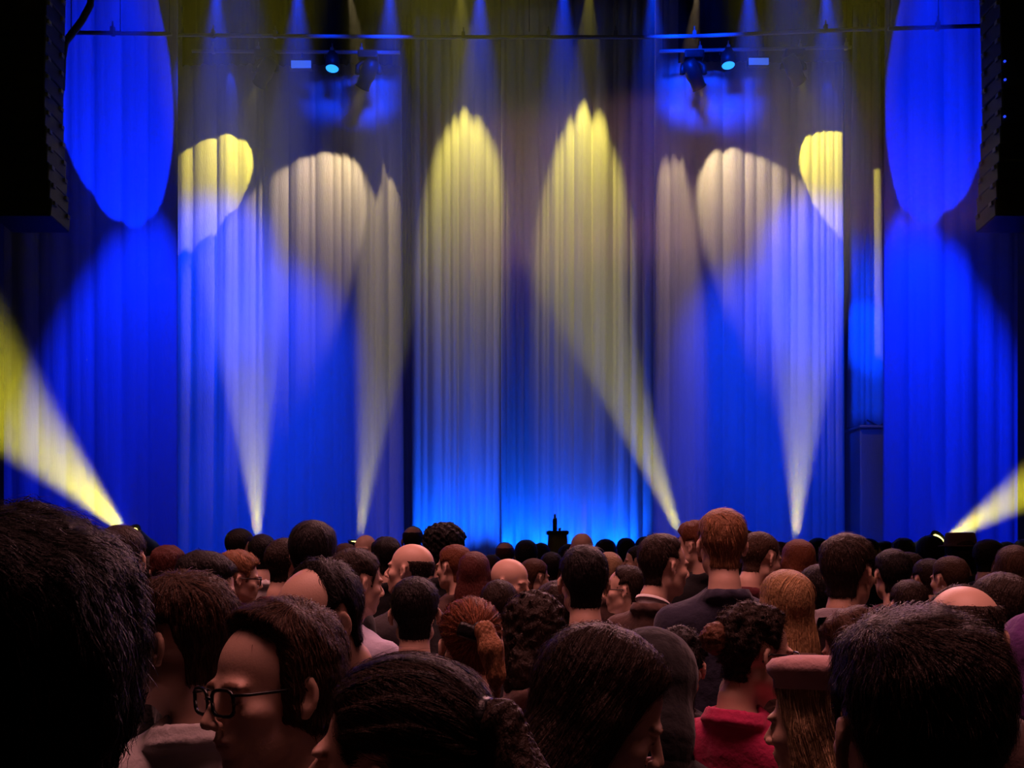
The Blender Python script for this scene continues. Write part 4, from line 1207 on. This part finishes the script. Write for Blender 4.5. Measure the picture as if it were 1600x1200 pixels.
# ------------------------------------------------------------------ the crowd
# centre x, crown y, crown-to-chin px, yaw (+ looks left), pitch, hair, colour, top, cloth colour, label, extras
CROWD = [
 (22, 786, 470, 38, 0, 'messy', 'black', 'coat', 'black', 'huge dark silhouette of a wavy haired head seen from behind, cut by the left edge', {'Y': .76}),
 (434, 934, 262, 134, 2, 'swept', 'brown', 'coat', 'charcoal', 'man in chunky black framed glasses turned back with a high forehead', {'Y': 1.36, 'glasses': 1, 'eyes': 1, 'roll': 4, 'body': 100}),
 (632, 1022, 340, 74, -4, 'pony', 'dark', 'coat', 'charcoal', 'dark hair swept to a high ponytail, lowest head beside the man in chunky glasses', {'Y': .94, 'sex': 'f', 'body': 30, 'tailx': -.04, 'tailz': .07, 'tails': 1.4}),
 (1434, 945, 345, 3, 0, 'thick', 'dark', 'coat', 'black', 'large tousled dark brown back of head with both ears showing', {'Y': .96}),
 (1282, 1022, 250, 46, 4, 'long', 'fairlong', 'coat', 'brown', 'woman with straight long blonde hair under a pale pink beret', {'Y': 1.62, 'sex': 'f', 'hat': 'flat', 'L': .2}),
 (942, 972, 262, -86, 24, 'long', 'dark', 'coat', 'black', 'woman with long dark hair looking down, face in profile to the right', {'Y': 1.45, 'sex': 'f', 'body': -30, 'L': .22}),
 (1020, 985, 215, -20, 12, 'long', 'black', 'hood_up', 'black', 'person hidden in a black hooded coat behind the woman looking down', {'Y': 1.85}),
 (1178, 937, 172, -76, 6, 'curly', 'dark', 'jacket', 'magenta', 'curly dark haired woman in glasses and a magenta jacket', {'Y': 2.4, 'sex': 'f', 'glasses': 1, 'bun': .045, 'tailc': 'chestnut'}),
 (1505, 913, 190, -18, 4, 'crownbald', 'dark', 'coat', 'brown', 'balding man behind the large tousled head, bare brown crown', {'Y': 1.85}),
 (1622, 960, 150, 0, 0, 'long', 'dark', 'hood_up', 'purple', 'person in a purple hood at the right edge', {'Y': 2.15}),
 (284, 889, 172, 80, 2, 'short', 'brown', 'jacket', 'white', 'brown haired man in a pale crumpled shirt, ear showing, beside the huge silhouette', {'Y': 1.95, 'body': 20}),
 (322, 859, 106, -72, 10, 'thick', 'black', 'coat', 'charcoal', 'man with a smooth black fringe in profile facing right, left of the white collar', {'Y': 3.2}),
 (372, 858, 84, -70, 5, 'messy', 'sandy', 'coat', 'brown', 'sandy curly haired man in glasses beyond the black fringe', {'glasses': 1}),
 (375, 825, 64, -25, 0, 'crop', 'black', 'coat', 'black', 'cropped black head left of the vertical yellow beam over the left side curtain', {}),
 (410, 834, 66, 0, 0, 'short', 'black', 'shirt', 'white', 'black haired man with a bare neck above a white collar, under the yellow beam', {}),
 (447, 840, 88, -35, 0, 'buzz', 'dark', 'coat', 'maroon', 'man with shaved temples and a pink ear beside the round black bob', {}),
 (489, 812, 96, 0, 0, 'bowl', 'black', 'coat', 'black', 'round glossy black bob standing tallest left of the slim beam', {'Y': 3.9}),
 (495, 872, 158, 138, 20, 'highbrow', 'black', 'coat', 'black', 'man with a wide wrinkled forehead and receding black hair', {'Y': 2.3, 'body': 90}),
 (556, 856, 96, -55, 6, 'short', 'dark', 'shirt', 'lavender', 'dark haired man in a pale lavender shirt facing right', {'Y': 3.6}),
 (540, 848, 62, 10, 0, 'short', 'brown', 'coat', 'brown', 'brown head just behind the round black bob', {}),
 (571, 836, 50, 170, 0, 'bald', 'brown', 'coat', 'brown', 'small bald head directly under the slim dim beam', {'Y': 7}),
 (603, 838, 70, 30, 0, 'messy', 'black', 'coat', 'black', 'bushy black hair between the two bald men', {}),
 (645, 822, 50, 0, 0, 'crownbald', 'dark', 'coat', 'charcoal', 'distant man with a bald spot and both ears out, against the blue curtain', {'Y': 8}),
 (643, 850, 92, 72, -6, 'ring', 'dark', 'coat', 'charcoal', 'shiny bald man with dark sides, face turned left', {'Y': 4.2}),
 (694, 815, 74, 0, 0, 'afro', 'black', 'coat', 'black', 'bushy black head of hair against the bright blue curtain', {}),
 (710, 850, 72, 55, 0, 'short', 'auburn', 'coat', 'brown', 'reddish brown head with one ear, under the bushy black hair', {}),
 (741, 861, 80, -10, 0, 'long', 'redbrown', 'coat', 'black', 'long straight dark red hair beside the bald man with a lit face', {'Y': 5.2, 'sex': 'f', 'L': .1}),
 (797, 873, 78, -118, 12, 'bald', 'brown', 'coat', 'black', 'bald man with a lit face looking down to the right', {'Y': 4.2}),
 (789, 847, 36, 0, 0, 'crownbald', 'redbrown', 'coat', 'black', 'tiny far head with a red bald patch at the seam of the centre curtain', {}),
 (822, 843, 50, 0, 0, 'bowl', 'black', 'coat', 'black', 'small round black head left of the lectern', {}),
 (909, 833, 56, 8, 0, 'bald', 'brown', 'coat', 'brown', 'pink bald dome directly behind the black cropped head with a collar', {}),
 (912, 851, 112, 6, 0, 'short', 'black', 'jacket', 'navy', 'black cropped back of head over a navy collar, right of the lectern', {'Y': 3.45}),
 (951, 862, 66, 10, 0, 'long', 'fairlong', 'coat', 'brown', 'thin fair long hair beside the black cropped head', {'sex': 'f', 'L': .12}),
 (946, 842, 42, 0, 0, 'bowl', 'black', 'coat', 'black', 'first of two small dark heads beneath the blue curtain, right of the pink dome', {}),
 (978, 840, 42, 0, 0, 'short', 'black', 'coat', 'black', 'second of two small dark heads beneath the blue curtain, right of the pink dome', {}),
 (998, 852, 56, 85, 0, 'crop', 'black', 'coat', 'charcoal', 'black haired person in left profile behind the greying man', {}),
 (978, 882, 72, 78, 0, 'recede', 'dark', 'shirt', 'white', 'man in glasses in left profile, white collar, below the black haired profile', {'Y': 4.6, 'glasses': 1}),
 (1036, 833, 110, -68, 3, 'recede', 'dark', 'jacket', 'brown', 'man in right profile with greying temples and brown jacket over a white collar', {'Y': 3.75, 'collar': 'white'}),
 (1087, 812, 80, 60, 0, 'messy', 'auburn', 'coat', 'black', 'auburn curly head at the foot of the leaning yellow beam', {'Y': 5.4}),
 (1128, 794, 118, 2, 0, 'short', 'sandy', 'jacket', 'navy', 'tall sandy blond man seen from behind in a dark navy jacket', {'Y': 3.15}),
 (1188, 830, 84, -62, 12, 'crop', 'brown', 'coat', 'maroon', 'short haired man looking down right beside the tall blond man', {}),
 (1216, 846, 48, 75, 0, 'crop', 'sandy', 'shirt', 'pink', 'small flushed face in left profile before the vertical greenish beam', {}),
 (1247, 842, 74, 10, 0, 'long', 'auburn', 'coat', 'brown', 'auburn haired woman right under the greenish yellow beam', {'sex': 'f', 'L': .06}),
 (1278, 840, 44, 0, 0, 'bowl', 'black', 'coat', 'black', 'small black head between the auburn woman and the grey hoodie', {}),
 (1324, 832, 100, -48, 0, 'thick', 'dark', 'hoodie', 'grey', 'dark haired man in a grey hoodie with the hood down', {'Y': 3.6, 'skin': 'tan'}),
 (1228, 889, 112, 10, 0, 'long', 'blond', 'coat', 'brown', 'woman with long dirty blonde hair behind the curly dark haired woman', {'Y': 3.1, 'sex': 'f', 'L': .22}),
 (1284, 880, 104, 40, 0, 'bowl', 'black', 'coat', 'black', 'black haired person with one ear showing, beside the long blonde hair', {'Y': 3.7, 'skin': 'brown'}),
 (1357, 841, 40, -80, 0, 'crop', 'black', 'coat', 'black', 'tiny far head in profile right of the grey hoodie man', {}),
 (1394, 857, 90, 5, 0, 'short', 'black', 'coat', 'black', 'round black back of head in front of a smiling profile', {}),
 (1420, 862, 70, -85, 0, 'short', 'dark', 'coat', 'maroon', 'smiling profile facing right beyond the round black head', {'sex': 'f'}),
 (1411, 840, 46, 0, 0, 'messy', 'redbrown', 'coat', 'maroon', 'small red lit tousled head below the right outer drape', {}),
 (1453, 836, 56, 0, 0, 'bowl', 'black', 'coat', 'black', 'round black head rimmed by the yellow light at the right thick beam', {}),
 (1500, 832, 62, 0, 0, 'bowl', 'dark', 'coat', 'black', 'person in a brimmed brown hat before the right thick beam', {'hat': 'brim'}),
 (1484, 868, 72, 22, 2, 'short', 'brown', 'shirt', 'pink', 'brown head over a pale pinkish shirt below the brimmed hat', {}),
 (1545, 842, 62, -70, 0, 'short', 'black', 'coat', 'black', 'black haired man in profile facing the long brown hair', {'Y': 6.3}),
 (1584, 851, 80, -20, 0, 'long', 'brown', 'coat', 'brown', 'long brown hair at the right edge', {'sex': 'f', 'L': .14}),
 (1564, 893, 116, 10, 0, 'bowl', 'dark', 'coat', 'black', 'wide dark head below the long brown hair', {'Y': 3.2}),
 (735, 932, 148, 12, 10, 'pony', 'auburn', 'coat', 'pink', 'woman with glossy auburn hair held in a black clip and ponytail', {'Y': 2.3, 'sex': 'f', 'clip': 1, 'tailc': 'sandy', 'tailx': .03}),
 (648, 900, 134, 4, 0, 'short', 'black', 'hoodie', 'grey', 'neat black back of head over a grey collar beside the auburn ponytail', {'Y': 2.9}),
 (833, 920, 140, 20, 14, 'longcurly', 'dark', 'coat', 'brown', 'dark loose hair between the auburn ponytail and the navy collar', {'Y': 2.7, 'sex': 'f', 'L': .06}),
 (1062, 975, 120, -20, 10, 'curly', 'black', 'coat', 'black', 'black curls half hidden behind the hooded coat', {'Y': 2.75, 'smax': 1}),
 (1335, 945, 100, 40, 14, 'messy', 'brown', 'coat', 'maroon', 'brown head bent low under the grey hoodie', {'Y': 2.7}),
 (190, 820, 100, 0, 0, 'short', 'dark', 'coat', 'black', 'rim lit head at the foot of the left thick beam', {'Y': 3.6}),
 (262, 851, 76, 10, 0, 'messy', 'redbrown', 'coat', 'black', 'dim reddish head between the rim lit head and the left side curtain', {}),
 # far rows
 (845, 848, 40, 0, 0, 'short', 'dark', 'coat', 'black', 'small dark head touching the lectern on its left', {}),
 (888, 850, 40, 0, 0, 'messy', 'dark', 'coat', 'black', 'small dark head touching the lectern on its right', {}),
 (862, 862, 56, -20, 0, 'short', 'black', 'coat', 'black', 'dark haired person just below the lectern', {}),
 (835, 872, 60, -60, 4, 'short', 'chestnut', 'coat', 'olive', 'bearded brown face turned right below the small round black head', {}),
 (1008, 838, 46, 0, 0, 'bowl', 'dark', 'coat', 'black', 'far dark head just left of the greying profile man', {}),
 (1060, 842, 50, 30, 0, 'short', 'dark', 'coat', 'black', 'far dark head between the greying man and the auburn curls', {}),
 (1166, 828, 44, 0, 0, 'short', 'grey', 'coat', 'charcoal', 'far grey head peeping beside the tall blond man', {}),
 (1210, 866, 60, 20, 0, 'short', 'brown', 'coat', 'maroon', 'brown head under the small flushed face', {}),
 (1300, 850, 44, 0, 0, 'short', 'dark', 'coat', 'black', 'far dark head touching the grey hoodie man on his left', {}),
 (1382, 845, 40, 20, 0, 'short', 'brown', 'coat', 'maroon', 'far brown head above the round black back of head', {}),
 (1434, 852, 44, 0, 0, 'bowl', 'dark', 'coat', 'black', 'far dark head left of the rim lit round head', {}),
 (1450, 872, 58, 15, 0, 'short', 'dark', 'coat', 'maroon', 'dark head under the rim lit round head', {'Y': 5.2}),
 (1520, 858, 46, 0, 0, 'short', 'black', 'coat', 'black', 'far black head right of the brimmed hat', {}),
 (1572, 846, 44, 0, 0, 'short', 'dark', 'coat', 'black', 'far dark head above the long brown hair', {}),
 (1600, 842, 42, 0, 0, 'bowl', 'dark', 'coat', 'black', 'far dark head cut by the right edge', {}),
 (768, 866, 48, 0, 0, 'short', 'dark', 'coat', 'charcoal', 'small dark head between the dark red hair and the bald man with a lit face', {}),
 (670, 858, 50, 0, 0, 'short', 'dark', 'coat', 'black', 'small dark head between the shiny bald man and the bushy black hair', {}),
 (345, 868, 56, 0, 0, 'short', 'dark', 'coat', 'charcoal', 'dark head behind the smooth black fringe', {}),
 (240, 868, 70, -20, 0, 'short', 'dark', 'coat', 'black', 'dark head against the far left side of the crowd', {}),
 (872, 905, 96, 30, 10, 'messy', 'dark', 'coat', 'maroon', 'dark messy head bent below the lectern, left of the navy collar', {}),
 (780, 905, 90, -10, 12, 'short', 'dark', 'coat', 'charcoal', 'dark head right of the auburn ponytail', {}),
 (1180, 880, 76, -30, 10, 'crop', 'brown', 'coat', 'maroon', 'brown head below the man looking down right', {}),
 (1420, 905, 92, 0, 6, 'short', 'dark', 'coat', 'maroon', 'dark head in a maroon coat above the large tousled head', {}),
]
def place_crowd():
    n = len(CROWD)
    Y = []; lock = []
    for c in CROWD:
        a = (HOR-c[1])/FPX; b = c[2]/FPX
        y = c[10].get('Y', 1.1*0.2284/(b-0.1328*a))
        Y.append(min(y, 8.4)); lock.append('Y' in c[10])
    Y = np.array(Y); Y0 = Y.copy()
    u = np.array([(c[0]-800)/FPX for c in CROWD])
    lim = np.where(np.array(lock), 0.12, 0.38)
    near = Y0 < 1.5
    lim[near] = 0.07
    for it in range(400):
        X = u*Y; mv = np.zeros(n)
        for i in range(n):
            dx = np.abs(X-X[i]); dy = Y-Y[i]
            m = (dx < 0.46) & (np.abs(dy) < 0.34)
            m[i] = False
            for j in np.nonzero(m)[0]:
                sg = math.copysign(1, dy[j]) if dy[j] != 0 else (1 if j > i else -1)
                push = (0.34-abs(dy[j]))*min(1, (0.46-dx[j])/0.15)
                mv[i] -= sg*push*0.2; mv[j] += sg*push*0.2
        Y = np.clip(Y+mv*0.5, Y0*(1-lim), np.minimum(Y0*(1+lim), 8.6))
    return Y
_Y = place_crowd()
for c, y in zip(CROWD, _Y):
    c[10]['Y'] = float(y)
    person(c)
